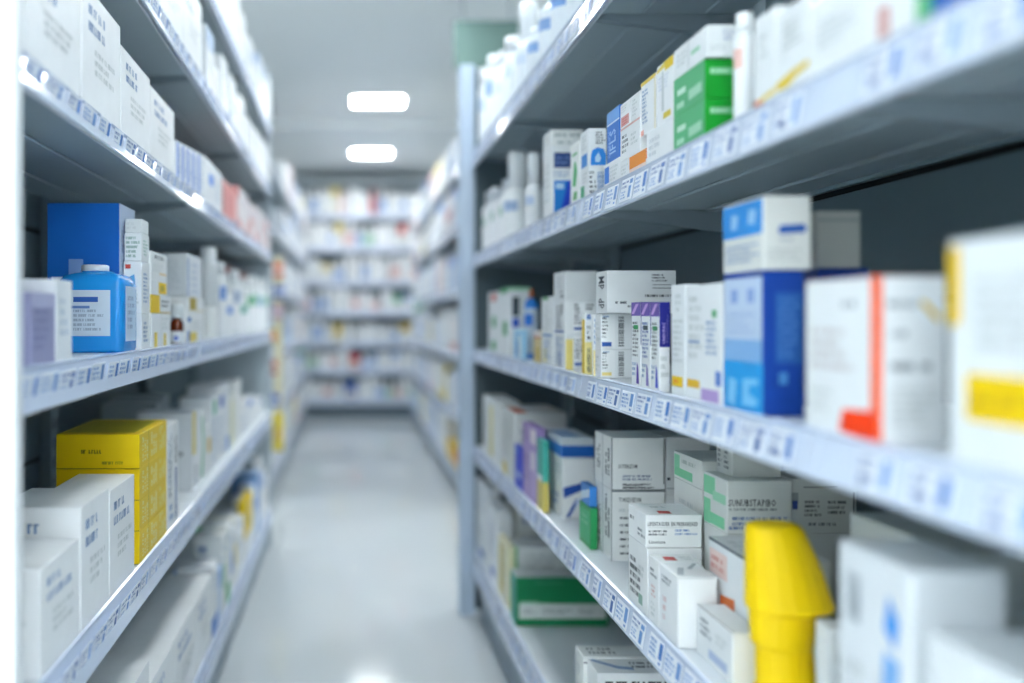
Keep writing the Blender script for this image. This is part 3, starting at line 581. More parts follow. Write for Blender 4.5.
# green-labelled stack behind, then the bigger green-striped carton
XV = .60
yv1, yv0 = F*XV/(674-VX), F*XV/(702-VX)
v = box('R', XV, XV+.1, yv0, yv1, RZ['R4']+EPS, -.392, 'e9ebe8', [], label='lowest white carton of the green-labelled stack', shelf='R4')
v = box('R', XV, XV+.1, yv0, yv1, v.z1+EPS, -.292, 'e6e8e4', [('A', 's', .2, .3, .8, .7, 3, GREY)], label='white carton under the green-labelled carton', shelf='R4')
box('R', XV, XV+.1, yv0, yv1, v.z1+EPS, -.243, 'e6e9e4', [('A', 'r', .02, .1, .68, .42, '7fd2a4'), ('A', 'r', .02, .42, .22, .9, '8fd8b0'), ('A', 's', .3, .6, .9, .85, 1, 'b9c4bc')], label='white carton with pale green label, behind the flat red-marked carton', shelf='R4')
q = box('R', .56, .67, F*.56/(752-VX), F*.56/(702-VX)-.03, RZ['R4']+EPS, -.338, 'e9ecee', [('A', 'r', .02, .66, .45, .9, 'ecd2cc'), ('A', 's', .05, .7, .4, .86, 2, 'd28a80'), ('A', 'q', [(.28, .36), (.62, .4), (.62, .54), (.28, .5)], 'd8743c'), ('A', 's', .05, .4, .26, .6, 2, '6c7680'), ('A', 's', .1, .1, .9, .3, 2, LB), ('A', 'r', 0, .97, 1, 1, '5c666e'), ('T', 's', .1, .2, .9, .8, 4, 'ccd2d4')], label='white carton with orange block, under the green-striped printed carton', shelf='R4')
ys = 1.476
s_ = box('R', .592, .694, ys, 1.572, RZ['R4']+EPS, -.338, 'e2e5e3', [], label='hidden-fronted white carton supporting the green-striped printed carton', shelf='R4')
s_ = box('R', .592, .694, ys, 1.572, s_.z1+EPS, -.254, 'dfe3df', [('A', 'r', .0, .6, .5, .95, '86d6aa'), ('A', 'r', .4, .52, .95, .7, '9fdcba'), ('A', 'r', 0, .02, .3, .5, '86d6aa'), ('A', 'r', .3, .04, .9, .26, '7fd2a4'), ('F', 't', .02, .52, .13, 'SUNUBSTAPIBO', '262c30', .74), ('F', 's', .03, .42, .9, .5, 1, '7c8488', False), ('F', 's', .08, .14, .98, .34, 2, '5f7fb4'), ('F', 's', .03, .06, .3, .16, 1, '5f7fb4')], label='off-white carton with bold black line of print and green stripes', shelf='R4')
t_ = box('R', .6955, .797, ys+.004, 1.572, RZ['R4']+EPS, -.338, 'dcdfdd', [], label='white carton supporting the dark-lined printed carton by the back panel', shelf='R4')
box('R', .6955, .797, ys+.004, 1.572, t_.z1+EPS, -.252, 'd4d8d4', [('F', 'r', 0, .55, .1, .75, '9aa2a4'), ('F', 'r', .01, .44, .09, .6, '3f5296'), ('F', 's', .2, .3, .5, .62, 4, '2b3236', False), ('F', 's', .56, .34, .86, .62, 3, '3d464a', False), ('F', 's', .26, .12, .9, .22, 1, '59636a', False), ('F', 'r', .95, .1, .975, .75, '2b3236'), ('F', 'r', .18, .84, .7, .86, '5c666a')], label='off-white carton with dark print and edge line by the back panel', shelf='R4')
box('R', .612, .69, 1.505, 1.57, s_.z1+EPS, -.196, 'd5d8d4', [('A', 's', .1, .15, .35, .85, 5, '7c8488', False), ('A', 's', .5, .15, .8, .85, 5, '6c7478', False)], label='small grey-white carton on the bold-printed green-striped carton', shelf='R4')
p = box('R', .515, .556, F*.515/(733-VX), F*.515/(697-VX), RZ['R4']+EPS, -.423, 'eceff0', [('A', 's', .1, .45, .5, .85, 3, '737d86', False), ('A', 'q', [(.35, .12), (.85, .12), (.85, .3), (.35, .3)], 'b4c2dc'), ('A', 's', .55, .5, .85, .75, 2, GREY, False), ('T', 'r', 0, 0, .04, 1, '6b6460')], label='white carton low at the shelf edge with grey print, under the orange-block carton', shelf='R4')
# yellow capped bottle
ya = 1.215
def yw(px): return (px-VX)*ya/F
def zw(py): return (VY-py)*ya/F
NS = 20
zb = RZ['R4']+EPS
root = empty('yellow_bottle', (yw(787), ya, Z(zb))); tag(root, 'bright yellow bottle with flared conical cap, standing at the front of the shelf', 'bottle')
def ring(py, a, b, z=None):
    cx = (yw(a)+yw(b))/2-yw(787); rx = (yw(b)-yw(a))/2; zz = (zw(py) if z is None else z)-zb
    return [(cx+rx*math.cos(t), rx*.8*math.sin(t), zz) for t in [2*math.pi*(i+.5)/NS for i in range(NS)]]
secs = [(523, 752, 794), (525, 747.5, 799), (530, 746, 803), (560, 746, 817), (603, 746, 832), (607, 747, 831)]
secb = [(606, 749, 828), (611, 749.5, 815), (640, 751, 812), (647, 756, 811), (683, 757, 815)]
ym = mat('ffd600', .5, .3, vary=.02)
mb = MB(); mb.loft([ring(*s) for s in secs[::-1]], ym); mb.build('cap', root)
mb = MB(); mb.loft([ring(696, 752, 822, zb), ring(690, 754, 820)] + [ring(*s) for s in secb[::-1]], ym); mb.build('body', root)
# big near cartons
R('R4', 838.5, 911, 1008, 571, 'e6eaee', [('A', 'b', .14, .72, .34, .9, '8a949c', True), ('A', 'q', [(.66, .76), (.8, .7), (.86, .8), (.72, .88)], '4a98e6'), ('A', 'q', [(.64, .54), (.82, .5), (.86, .66), (.66, .68)], '7fb4ec'), ('A', 's', .12, .3, .5, .6, 3, GREY, False)], 'large blurred white carton with barcode and blue emblem', X=.503, c=.003)
box('R', .54, .615, .84, .93, RZ['R4']+EPS, -.40, 'e0e4e6', [], label='white carton tucked low behind the large blue-emblem carton', shelf='R4') if 0 else None
box('R', .496, .72, .56, .81, RZ['R4']+EPS, -.268, 'e9edf0', [('T', 'r', .1, .1, .9, .9, 'eef1f4')], label='blurred white carton filling the bottom corner, closest on the fourth shelf', shelf='R4', c=.003)
box('R', .56, .605, 1.10, 1.13, RZ['R4']+EPS, -.361, 'e6eaec', [('F', 's', .2, .5, .8, .8, 2, GREY)], label='narrow white carton between the yellow bottle and large blue-emblem carton', shelf='R4')
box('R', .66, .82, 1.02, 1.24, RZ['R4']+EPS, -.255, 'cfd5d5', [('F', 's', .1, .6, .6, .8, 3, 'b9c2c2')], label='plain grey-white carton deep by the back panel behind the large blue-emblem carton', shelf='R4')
# --- bottom shelf
k0 = R('R5', 476.5, 486, 500, 532, 'eef2f6', [('A', 'r', .3, .15, .8, .35, '4f74b8'), ('A', 's', .2, .5, .8, .9, 4, GREY)], 'white carton with blue spot, lower and farthest on the bottom shelf')
R('R5', 476.5, 486, 500, 488, 'f2f5f8', [('A', 's', .2, .3, .8, .9, 4, 'c6d2e4')], 'white carton at the far end topping the blue-spot carton', on=k0)
R('R5', 487, 497, 512, 512, 'f0f3f6', [('A', 's', .2, .3, .8, .8, 5, 'c0cce0'), ('A', 'r', .35, .08, .75, .2, '3f68b4')], 'tall white carton with blue dot, next to the far end, bottom shelf')
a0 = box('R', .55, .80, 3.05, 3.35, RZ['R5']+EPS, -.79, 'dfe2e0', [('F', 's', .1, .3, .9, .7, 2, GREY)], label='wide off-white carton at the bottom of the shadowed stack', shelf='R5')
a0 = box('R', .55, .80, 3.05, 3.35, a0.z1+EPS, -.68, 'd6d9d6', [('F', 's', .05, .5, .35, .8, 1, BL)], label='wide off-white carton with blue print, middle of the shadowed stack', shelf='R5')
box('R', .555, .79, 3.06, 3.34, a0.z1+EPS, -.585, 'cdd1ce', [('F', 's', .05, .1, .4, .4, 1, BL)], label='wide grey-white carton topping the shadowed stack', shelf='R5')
R('R5', 498.5, 508, 515, 547, 'ece6c4', [('A', 'r', .1, .1, .5, .9, 'e4d68c'), ('A', 'r', .6, .1, .9, .5, 'f2f0e4'), ('A', 's', .1, .3, .9, .9, 6, 'cfc48c')], 'cream carton with yellow side beside the green bottom carton', X=.494)
a1 = box('R', .52, .700, 2.885, 3.0, RZ['R5']+EPS, -.80, 'e4e8e4', [('A', 'r', .4, 0, .9, 1, '6fc48c')], label='white carton behind the green bottom carton', shelf='R5')
box('R', .52, .690, 2.885, 3.0, a1.z1+EPS, -.70, 'e2e6e6', [('A', 'r', .3, .1, .8, .9, '6fc48c'), ('F', 's', .1, .3, .9, .8, 3, 'b4bcc0')], label='white carton with green edge above and behind the green bottom carton', shelf='R5')
R('R5', 510.8, 516.5, 608, 577.5, '0f8350', [('A', 'r', 0, 0, 1, 1, '1a9c84'), ('F', 'r', .03, .16, .98, .46, 'dfe5e2'), ('F', 's', .06, .24, .22, .38, 2, '8a9694'), ('F', 's', .28, .24, .62, .38, 2, '8a9694'), ('F', 's', .68, .24, .94, .38, 2, '8a9694'), ('F', 'r', .02, .46, .36, .48, '7fc0a0'), ('F', 'r', .04, .47, .24, .51, '9fd0b4'), ('F', 'r', 0, .98, 1, 1, '1c8c6c'), ('T', 'r', 0, .05, 1, 1, 'd8dedd'), ('F', 'r', .2, .88, .5, .9, '4fa07c')], 'wide green carton with white band, standing alone on the bottom shelf')
R('R5', 575.5, 583.5, 668, 657, 'e8ebe8', [('T', 's', .1, .2, .55, .85, 2, '5c6668', False), ('T', 'r', .72, .55, 1, .8, '4c5c5a'), ('A', 's', .1, .3, .4, .9, 3, GREY), ('F', 's', .1, .5, .9, .8, 3, DK), ('F', 'r', 0, .93, 1, .945, DK)], 'white carton with dark lid print, low at the bottom edge')
R('R5', 590.5, 594, 672, 673, 'eef0f0', [('T', 'q', [(.02, .9), (.3, .35), (.5, .25), (.5, .4), (.32, .5), (.06, .95)], '8ca6c8'), ('T', 's', .5, .3, .95, .8, 2, '5c6668', False), ('F', 's', .1, .8, .9, .95, 1, DK)], 'white carton with pale blue swoosh lid, at the bottom edge') if 0 else None
yb1 = F*.494/(583.5-VX)-.004
box('R', .500, .660, yb1-.085, yb1-.002, RZ['R5']+EPS, -.716, 'eef0f0', [('T', 'q', [(.02, .85), (.3, .3), (.5, .2), (.5, .38), (.32, .48), (.06, .95)], '8ca6c8'), ('T', 's', .5, .3, .95, .8, 2, '5c6668', False), ('F', 's', .1, .8, .9, .95, 1, DK), ('F', 's', .1, .3, .9, .7, 5, GREY)], label='white carton with pale blue swoosh lid, at the bottom edge', shelf='R5')
# --- top shelf: bottles seen from below
tops = [(486, 66, 'jar', 'eaf1f8', 'c2d6ee'), (494, 56, 'slim', 'f2f6fa', '7fa6e0'), (503.5, 52, 'round', 'f2f6fa', 'dbe6f4'), (514.5, 38, 'jar', 'eef4fa', 'd3e0f2'), (528.5, 3, 'wide', 'eef3f8', 'd3e0f0'), (542, 28, 'slim', 'dfeaf6', '8fb4e4'), (555, -12, 'round', 'e6eff8', '8fb0e0'), (569, -30, 'slim', 'eef3f8', '7fa8e0'), (588, -60, 'round', 'f2f6fa', '9fbde8'), (612, -80, 'jar', 'f2f6fa', 'b9cdea')]
kn = {'wide': 'tall flat-capped', 'round': 'round-shouldered', 'jar': 'wide-capped', 'slim': 'slim', 'spray': 'tall spray'}
for i, (px, yt, kd, bc, ac) in enumerate(tops):
    dd = min(.088, (px-VX)*.00041); xx = XRF+dd/2+.003; y = F*xx/(px-VX)
    bottle(xx, y, RZ['R1']+EPS, dd, min((VY-yt)*y/F-RZ['R1'], .30), kd, bc, 'f2f6fa', 'f0f5fb', ac, 'spray_bottle' if kd == 'spray' else 'bottle', None, shelf='R1', look='%s white bottle' % kn[kd], face=math.pi*1.15)
# ------------------------------------------------------------------ shelves on the opposite side
L('L3', 31, 55, -30, 292, '9a9cc0', [('A', 's', .1, .2, .8, .8, 5, '8486b0'), ('A', 'r', .0, .8, 1, 1, 'b2b4d2')], 'blurred lavender carton beside the white one, near end of middle shelf')
L('L3', 56, 72, 20, 279, 'eef2f6', [('A', 's', .2, .3, .8, .8, 4, 'd0dae6')], 'blurred narrow white carton between lavender carton and blue jug')
# blue jug
yj0, yj1 = 1.68, 1.797; xj1, xj0 = -.406, -.406-.118
root = empty('blue_jug', ((xj0+xj1)/2, (yj0+yj1)/2, Z(LZ['L3']+EPS))); tag(root, 'bright blue square jug with white label, on the shelf left of the aisle', 'jug')
hw, hd = (xj1-xj0)/2, (yj1-yj0)/2
jm = mat('1d95e6', .25, .5, vary=.02)
mb = MB(); mb.loft([rrect(-hw*a, hw*a, -hd*a, hd*a, .013*a, z) for a, z in ((.96, 0), (1, .006), (1, .122), (.97, .131), (.86, .139), (.6, .144), (.42, .146), (.42, .148))], jm, True); mb.build('body', root)
mb = MB(); mb.lathe([(.024, .147), (.025, .149), (.025, .158), (.022, .160)], mat('e8eef4', .35, .5), 24, -hw*.1, 0); mb.build('cap', root)
mb = MB(); mb.cbox(-hw*.62, hw*.62, -hd-.0012, -hd-.0002, .03, .112, mat('d3e2f2', .4, .4), .0003)
fc = Face(mb, (-hw*.62, -hd-.0012, .03), (1, 0, 0), (0, 0, 1), hw*1.24, .082, (0, -1, 0)); fc.scrib(.1, .7, .9, .9, 1, ink(BL), False, False); fc.scrib(.1, .1, .9, .6, 5, ink('9db0c6')); fc.rect(.0, .6, .5, .66, ink('6a8cc8'))
mb.build('label', root)
mb = MB(); mb.cbox(hw+.0002, hw+.0012, -hd*.66, hd*.66, .02, .12, mat('c6dcf2', .4, .4), .0003)
fc = Face(mb, (hw+.0012, -hd*.66, .02), (0, 1, 0), (0, 0, 1), hd*1.32, .1, (1, 0, 0)); fc.scrib(.15, .2, .85, .85, 5, ink('8fa8c8'))
mb.build('label', root)
REG.append(dict(o=root, shelf='L3', y=1.73, look=None, label='x', kind='jug'))
box('L', -.58, -.442, 1.80, 1.93, LZ['L3']+EPS, .222, '1670d0', [('A', 'r', 0, 0, 1, 1, 'c8d6ee'), ('A', 's', .15, .15, .85, .85, 7, '9fb2d4'), ('F', 'r', .06, .3, .22, .5, 'd6e4f4'), ('F', 'r', .3, .5, .5, .62, '8fb6ec')], label='tall blue carton with lavender side, behind the blue jug', shelf='L3')
# stacked small cartons
def lbox(sh, xn, xf, w, z0, z1, col, pr, lb, X=XLF, **k):
    yn, yf = F*-X/(VX-xn), F*-X/(VX-xf)
    return box('L', X-w, X, yn, yf, z0, z1, col, pr, label=lb, shelf=sh, **k)
zt0 = LZ['L3']+EPS
b = lbox('L3', 141.5, 150, .035, zt0, .010, WHITE, [('A', 's', .2, .2, .8, .8, 5, LB), ('F', 'q', [(.1, .2), (.5, .1), (.7, .7), (.3, .8)], '5a86c8')], 'white carton with blue swirl at the bottom of the narrow stack')
b = lbox('L3', 141.5, 150, .035, b.z1+EPS, .112, WHITE, [('F', 's', .1, .1, .9, .4, 4, GREY), ('F', 'q', [(.3, .45), (.7, .5), (.6, .75), (.3, .7)], '58a8e0'), ('F', 'r', .1, .86, .4, .94, RD), ('A', 's', .2, .2, .8, .8, 8, LB)], 'white carton with red and blue marks, lower middle of narrow stack', )
b = lbox('L3', 141.5, 149, .033, b.z1+EPS, .167, 'eef2f2', [('F', 's', .1, .1, .9, .9, 5, '8fb0a4'), ('A', 's', .2, .2, .8, .8, 5, '9fc0b4')], 'white carton with green print, upper middle of narrow stack')
lbox('L3', 141.5, 148.5, .032, b.z1+EPS, .194, 'dfe4e4', [('F', 's', .1, .2, .9, .8, 2, GREY)], 'small grey-white carton topping the narrow stack')
b = lbox('L3', 151, 170.5, .04, zt0, .012, WHITE, [('A', 'r', .15, .0, .3, .45, 'e4c83c'), ('A', 'r', .62, 0, .75, .4, 'e6ce50'), ('A', 'r', .48, 0, .5, 1, GREY), ('F', 's', .1, .2, .9, .9, 6, LB), ('A', 's', .55, .5, .95, .9, 3, GREY)], 'white carton with yellow drips at the bottom of the yellow-marked stack')
b = lbox('L3', 151, 170.5, .045, b.z1+EPS, .050, WHITE, [('A', 'r', 0, 0, .42, 1, 'efc60a'), ('F', 'r', 0, 0, 1, 1, 'd9bf1c'), ('A', 's', .5, .3, .95, .8, 2, DK), ('A', 'r', .4, .0, 1, .06, 'c8a63c')], 'half yellow half white carton in the yellow-marked stack', )
b = lbox('L3', 151, 167, .040, b.z1+EPS, .079, WHITE, [('A', 'r', .45, .1, .95, .95, 'efc60a'), ('A', 'r', .58, .3, .8, .75, 'c0a820'), ('F', 's', .2, .2, .8, .8, 2, GREY)], 'white carton with yellow square, upper part of the yellow-marked stack')
lbox('L3', 151, 167, .040, b.z1+EPS, .139, 'f0f2f2', [('A', 's', .2, .72, .85, .95, 1, '59636c'), ('A', 's', .1, .3, .9, .6, 4, 'd8dcdc'), ('A', 'r', .5, .24, .95, .3, 'e6c890')], 'white carton with two small marks topping the yellow-marked stack')
# amber bottle
y = 2.287; root = empty('amber_bottle', (-.4215, y, Z(zt0))); tag(root, 'small amber glass bottle with clear cap and white label', 'bottle')
r = .0165
mb = MB(); mb.lathe([(r*.95, 0), (r, .002), (r, .045), (r*.85, .055), (r*.55, .061), (r*.55, .064)], mat('7a3416', .12, .6, trans=.25, vary=.02)); mb.build('body', root)
mb = MB(); mb.lathe([(r*.98, .063), (r*.98, .094), (r*.9, .096)], mat('dfe5e6', .3, .5)); mb.lathe([(r*1.03, .063), (r*1.03, .067)], mat('cdd4d6', .3, .5)); mb.build('cap', root)
mb = MB()
def sm(k, i):
    return mat('2b5fc4', .4) if k == 1 and 23 <= i <= 25 else mat('eaeef2', .4, .4)
mb.lathe([(r*1.015, .003), (r*1.015, .009), (r*1.015, .019), (r*1.015, .031)], None, 32, cap=False, segmats=sm); mb.build('label', root)
REG.append(dict(o=root, shelf='L3', y=y, look=None, label='x', kind='bottle'))
b = lbox('L3', 187.5, 203.5, .055, zt0, .016, 'f2f4f4', [('A', 'r', .0, .0, .55, .34, 'e0c83c'), ('A', 'r', .0, .0, .12, .4, '2d70b8'), ('A', 'r', .0, .7, .2, .85, '2d70b8'), ('A', 's', .3, .4, .95, .75, 3, GREY), ('F', 's', .1, .4, .9, .9, 3, LB)], 'white carton with yellow base band, under the tall grey carton')
b = lbox('L3', 187.5, 203.5, .055, b.z1+EPS, .056, 'eff1f0', [('A', 'r', .12, .15, .52, .95, 'b8a02c'), ('A', 'r', .5, .1, 1, .16, 'd8c68c'), ('F', 's', .1, .2, .9, .8, 2, GREY)], 'white carton with gold square, directly under the tall grey carton')
lbox('L3', 187, 201.5, .062, b.z1+EPS, .163, 'd0d5d8', [('F', 's', .15, .15, .85, .85, 9, 'b4bcc0'), ('A', 'r', 0, 0, 1, 1, 'e6eaef'), ('A', 'r', .02, 0, .12, .9, '8fa4c8')]+[('A', 's', .3, .08+.16*k, .9, .19+.16*k, 1, 'a9b8d2', False) for k in range(5)], 'tall grey carton with ladder of blue-grey text lines')
bl = [(208.5, 247, .05, 'tube', 'f2f4f2', None, 'tall white two-piece tube beside the grey carton'), (219.5, 262, .044, 'slim', 'eef2f4', '6c96d8', 'white bottle with blue mark, just beyond the tall white tube'), (227, 284, .04, 'round', 'f0f3f4', '7fa4dc', None), (233.5, 270, .05, 'slim', 'dfe5e6', '9fb2cc', None), (240.5, 287, .05, 'jar', 'f2f4f5', '2fa48c', 'white bottle with teal label patch on the middle shelf'), (246.5, 278, .045, 'slim', 'e2eae6', '58b07c', None), (252, 276, .05, 'slim', 'eef1f0', '7fc4a0', None), (257.5, 280, .05, 'slim', 'eef2f4', 'b4c8e4', None), (262.5, 279, .05, 'slim', 'f0f3f4', '9fd0b4', None), (267, 284, .05, 'round', 'f0f3f4', 'b4c8e4', None)]
for i, (px, yt, d, kd, bc, ac, lb) in enumerate(bl):
    X = -.434; y = F*-X/(VX-px)
    bottle(X, y, zt0, d, (VY-yt)*y/F-zt0, kd, bc, 'f0f3f4', 'f4f6f8' if ac else None, ac, 'bottle', lb, shelf='L3', look='%s pale bottle' % {'round': 'round-shouldered', 'slim': 'slim', 'jar': 'wide-capped', 'tube': 'tube-like'}[kd], face=-.6)
box('L', -.70, -.50, 3.66, 4.70, zt0, .185, 'e6eaec', [], label='long pale carton at the back of the shelf under the dark red one', shelf=None)
box('L', -.69, -.50, 3.68, 4.65, .185+EPS, .215, '8a2f24', [('A', 's', .1, .2, .9, .8, 1, 'b4584a')], label='long dark red carton lying high behind the pale bottles', shelf=None)
# fourth shelf of that side: yellow stack
zc = LZ['L4']+EPS; yy = []
yel = [('A', 's', .08, .15, .3, .85, 3, 'f4eeb0', True), ('A', 's', .38, .15, .62, .85, 3, 'f4eeb0', True), ('A', 's', .7, .15, .95, .85, 3, 'f2ea9c', True), ('A', 'r', .3, .0, .31, 1, 'a89a10'), ('F', 's', .3, .4, .6, .6, 1, '6a6420', False), ('F', 's', .55, .1, .95, .25, 1, '8a8220', False), ('F', 'r', 0, 0, 1, .02, '6a6010')]
prev = None
for k, zt in enumerate((-.408, -.349, -.2885, -.2215)):
    b = lbox('L4', 139.5, 166.5, .16, zc if prev is None else prev.z1+EPS, zt, 'f0cc00', yel + ([('T', 'r', .05, .1, .9, .9, 'b8a808')] if k == 3 else []), ('bright yellow carton at the bottom of the yellow four-high stack', 'bright yellow carton second from the bottom of the yellow stack', 'bright yellow carton second from the top of the yellow stack', 'bright yellow carton topping the four-high yellow stack')[k])
    prev = b
lbox('L4', 167.2, 178.2, .03, zc, -.238, 'f1f3f4', [('A', 'r', .72, .05, .84, .55, '3f5f9c'), ('A', 's', .1, .3, .4, .9, 3, '6c7884', True), ('A', 's', .65, .6, .9, .9, 2, DK, True), ('A', 's', .2, .06, .5, .25, 2, LB)], 'slim white carton with dark blue spine print behind the yellow stack')
lbox('L4', 192.3, 198.5, .152, zc, -.256, 'e3e7ea', [('A', 'r', 0, .45, .5, 1, 'e2cf6c'), ('A', 'r', .0, 0, 1, .45, 'eef1f2'), ('A', 's', .4, .05, .8, .45, 2, '4c5a68', True), ('F', 's', .72, .42, .86, .52, 1, '4c565c'), ('F', 'r', .99, 0, 1, 1, 'd0d4d6')], 'large white carton with yellow-edged side, open space before it', X=-.432)
gl = [(199.3, 205.6, 413, 'f0f3f2', [('A', 'q', [(.2, .1), (.5, .05), (.75, .5), (.5, .95), (.3, .9), (.55, .5)], '4fb07c')], 'white carton with green looping line on its side'),
      (206.2, 211, 428, 'eef1f0', [('A', 'r', .3, .45, .9, .75, 'd9b93c')], 'white carton with gold patch beyond the green looping line'),
      (211.6, 217.4, 398, 'f0f3f5', [('A', 's', .2, .1, .8, .7, 8, LB), ('A', 'r', .2, .75, .8, .95, '8fcab0')], None),
      (218, 224, 386, 'f2f4f6', [('A', 'r', .3, .7, .9, .85, '4f78c4'), ('A', 's', .2, .1, .8, .6, 6, LB)], None),
      (224.6, 229.4, 384, 'eef1f4', [('A', 'r', .3, .05, .8, .25, '4f8fd8'), ('A', 's', .2, .4, .8, .9, 6, 'c2cede')], None),
      (230, 234, 396, 'e6eae0', [('A', 'r', .2, .1, .8, .9, 'e4e2bc')], None),
      (234.6, 241, 382, 'f2f4f2', [('A', 's', .2, .1, .8, .9, 6, 'dfe3e0')], None),
      (241.6, 247, 402, 'f2f4f6', [('A', 's', .2, .1, .8, .6, 5, LB)], None), (247.6, 252.5, 398, 'eef1f4', [('A', 'r', .1, .7, .9, .9, '6c90d0')], None), (253, 258, 404, 'f2f4f6', [], None), (258.5, 263, 400, 'eef1f4', [('A', 'r', .2, .7, .9, .85, '5f86cc')], None), (263.5, 266.5, 406, 'f2f4f6', [], None)]
for (a, c_, yt, col, pr, lb) in gl:
    X = -.43; y = F*-X/(VX-a)
    lbox('L4', a, c_, .10, zc, (VY-yt)*y/F, col, pr, lb, X=X, look='pale upright carton')
for k, (a, c_) in enumerate(((2.72, 2.80), (2.82, 2.92))):
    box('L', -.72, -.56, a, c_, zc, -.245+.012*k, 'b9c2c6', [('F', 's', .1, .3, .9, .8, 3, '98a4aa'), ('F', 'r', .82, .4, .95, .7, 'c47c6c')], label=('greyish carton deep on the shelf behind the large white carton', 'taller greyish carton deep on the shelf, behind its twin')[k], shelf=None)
# ------------------------------------------------------------------ the rest of the stock: counted along each shelf
STY = [(5, 'plain white carton', 'f1f4f5', None), (4, 'white blue-banded carton', 'f0f3f6', '4f86d0'), (2, 'white green-banded carton', 'f0f3f1', '4fae78'), (1.4, 'white yellow-banded carton', 'f1f2ec', 'e2c83c'), (1.2, 'white pink-banded carton', 'f3f1f1', 'dc9a98'), (1.2, 'pale blue carton', 'c9daf0', '8fb4e4'), (.6, 'white red-banded carton', 'f2f1f0', 'c9584c'), (1, 'off-white carton', 'e6e8e4', 'b9c0c4')]
BST = [(4, 'white bottle', 'f1f4f5', 'f0f3f5', None), (3, 'blue-labelled white bottle', 'f1f4f6', 'b4cbee', None), (1, 'green-labelled white bottle', 'eef3f0', 'b4dcc6', None), (1, 'pink-labelled white bottle', 'f3f2f2', 'ecccca', None)]
def pick(lst, r):
    t = r.uniform(0, sum(x[0] for x in lst))
    for x in lst:
        t -= x[0]
        if t <= 0: return x
    return lst[-1]
def cprints(acc, r, faces='AF', fine=True):
    o = []
    for f in faces:
        if acc:
            m = r.randint(0, 3)
            o.append([(f, 'r', 0, 0, 1, .25, acc), (f, 'r', 0, .72, 1, 1, acc), (f, 'r', 0, 0, .25, 1, acc), (f, 'r', .15, .3, .85, .6, acc)][m])
        if fine: o.append((f, 's', .15, .62, .8, .9, 2, LB)); o.append((f, 's', .3, .3, .85, .55, 3, GREY))
    return o
def fill(shelf, side, X, z, ya, yb, hlo, hhi, plo, phi, dlo, dhi, seed, pb=.25, sty=None, fine=True, parts=False, two=.12, bst=None, kinds=('round', 'jar', 'slim')):
    r = random.Random(seed); y = yb; s = 1 if side == 'R' else -1
    while y-plo > ya:
        w = min(r.uniform(plo, phi), y-ya); h = r.uniform(hlo, hhi)
        if r.random() < pb:
            _, lk, bc, ac, _ = pick(bst or BST, r); dia = min(w, .08, h*.6)
            bottle(X+s*(dia/2+.004), y-dia/2, z+EPS, dia, h, r.choice(kinds), bc, 'f0f3f5', ac, None, 'bottle', None, shelf=shelf, look=lk, parts=parts)
            y -= dia+.006
        else:
            _, lk, bc, ac = pick(sty or STY, r); d = r.uniform(dlo, dhi)
            st = h > hlo*1.2 and r.random() < two
            x0, x1 = (X, X+d) if s > 0 else (X-d, X)
            if st:
                h1 = h*.5
                b1 = box(side, x0, x1, y-w, y, z+EPS, z+h1, bc, cprints(ac, r, 'AF', fine), shelf=shelf, look='lower '+lk)
                box(side, x0, x1, y-w, y, z+h1+EPS, z+h, bc, cprints(ac, r, 'AF', fine), shelf=shelf, look='upper '+lk)
            else:
                box(side, x0, x1, y-w, y, z+EPS, z+h, bc, cprints(ac, r, 'AF', fine), shelf=shelf, look=lk)
            y -= w+r.uniform(.003, .012)
spines = [(3, 'slim white carton with blue spine', 'f1f4f8', '6c9adc'), (2, 'slim plain white carton', 'f3f5f6', None)]
pinks = [(3, 'pink-marked white carton', 'f2eeee', 'dc948e'), (2, 'pale pink carton', 'efdfde', 'd88c88'), (2, 'plain white carton', 'f3f3f4', None)]
# third shelf down on that side: spines, the tall rounded one, pinks
r_ = random.Random(5)
a = 177.
while a < 200:
    X = XLF-.004; n = a+r_.uniform(4.0, 5.2)
    yt = 140+ (a-177)*.55; y = F*-X/(VX-a)
    lbox('L2', a, n, .1, LZ['L2']+EPS, (VY-yt)*y/F, 'eef2f8', [('A', 'r', 0, 0, .3, .95, '3f80dc'), ('A', 's', .4, .2, .9, .9, 5, LB)], None, X=X, look='slim white carton with blue spine'); a = n+.25
b = lbox('L2', 204.2, 222, .06, LZ['L2']+EPS, (VY-155)*F*.404/(VX-204.2)/F, 'f0f3f6', [('A', 'r', .25, .48, .48, .72, '3f86dc'), ('A', 'r', .62, .05, .66, .9, 'd0d8e4'), ('A', 's', .7, .2, .95, .8, 4, 'd0d8e4')], 'white carton with small blue square on the third shelf down')
lbox('L2', 224, 236.5, .08, LZ['L2']+EPS, (VY-179)*F*.404/(VX-224)/F, 'eebfba', [('A', 'r', 0, .1, .9, .95, 'e59a94'), ('A', 's', .2, .3, .8, .9, 4, 'd87a74'), ('A', 'r', .75, .0, .95, .12, '5a7cb4')], 'pink carton next to the blue-square carton, third shelf down')
fill('L2', 'L', XLF, LZ['L2'], 3.36, 4.70, .135, .16, .08, .14, .08, .12, 21, .1, pinks)
fill('L2', 'L', XLF, LZ['L2'], 1.14, 2.16, .14, .19, .2, .26, .10, .16, 22, .0, [(1, 'plain white carton', 'f3f5f6', None)], two=0)
PL = [(3, 'plain white carton', 'f3f5f6', None), (1, 'white pale-blue-banded carton', 'f1f4f7', 'c0d2ea'), (.6, 'white pink-banded carton', 'f4f2f2', 'ecc4c0')]
fill('L1', 'L', XLF, LZ['L1'], 2.6, 4.70, .12, .20, .09, .15, .08, .14, 23, .4, PL)
fill('L1', 'L', XLF, LZ['L1'], 1.14, 2.56, .14, .20, .24, .30, .10, .16, 24, .0, PL[:1], two=0)
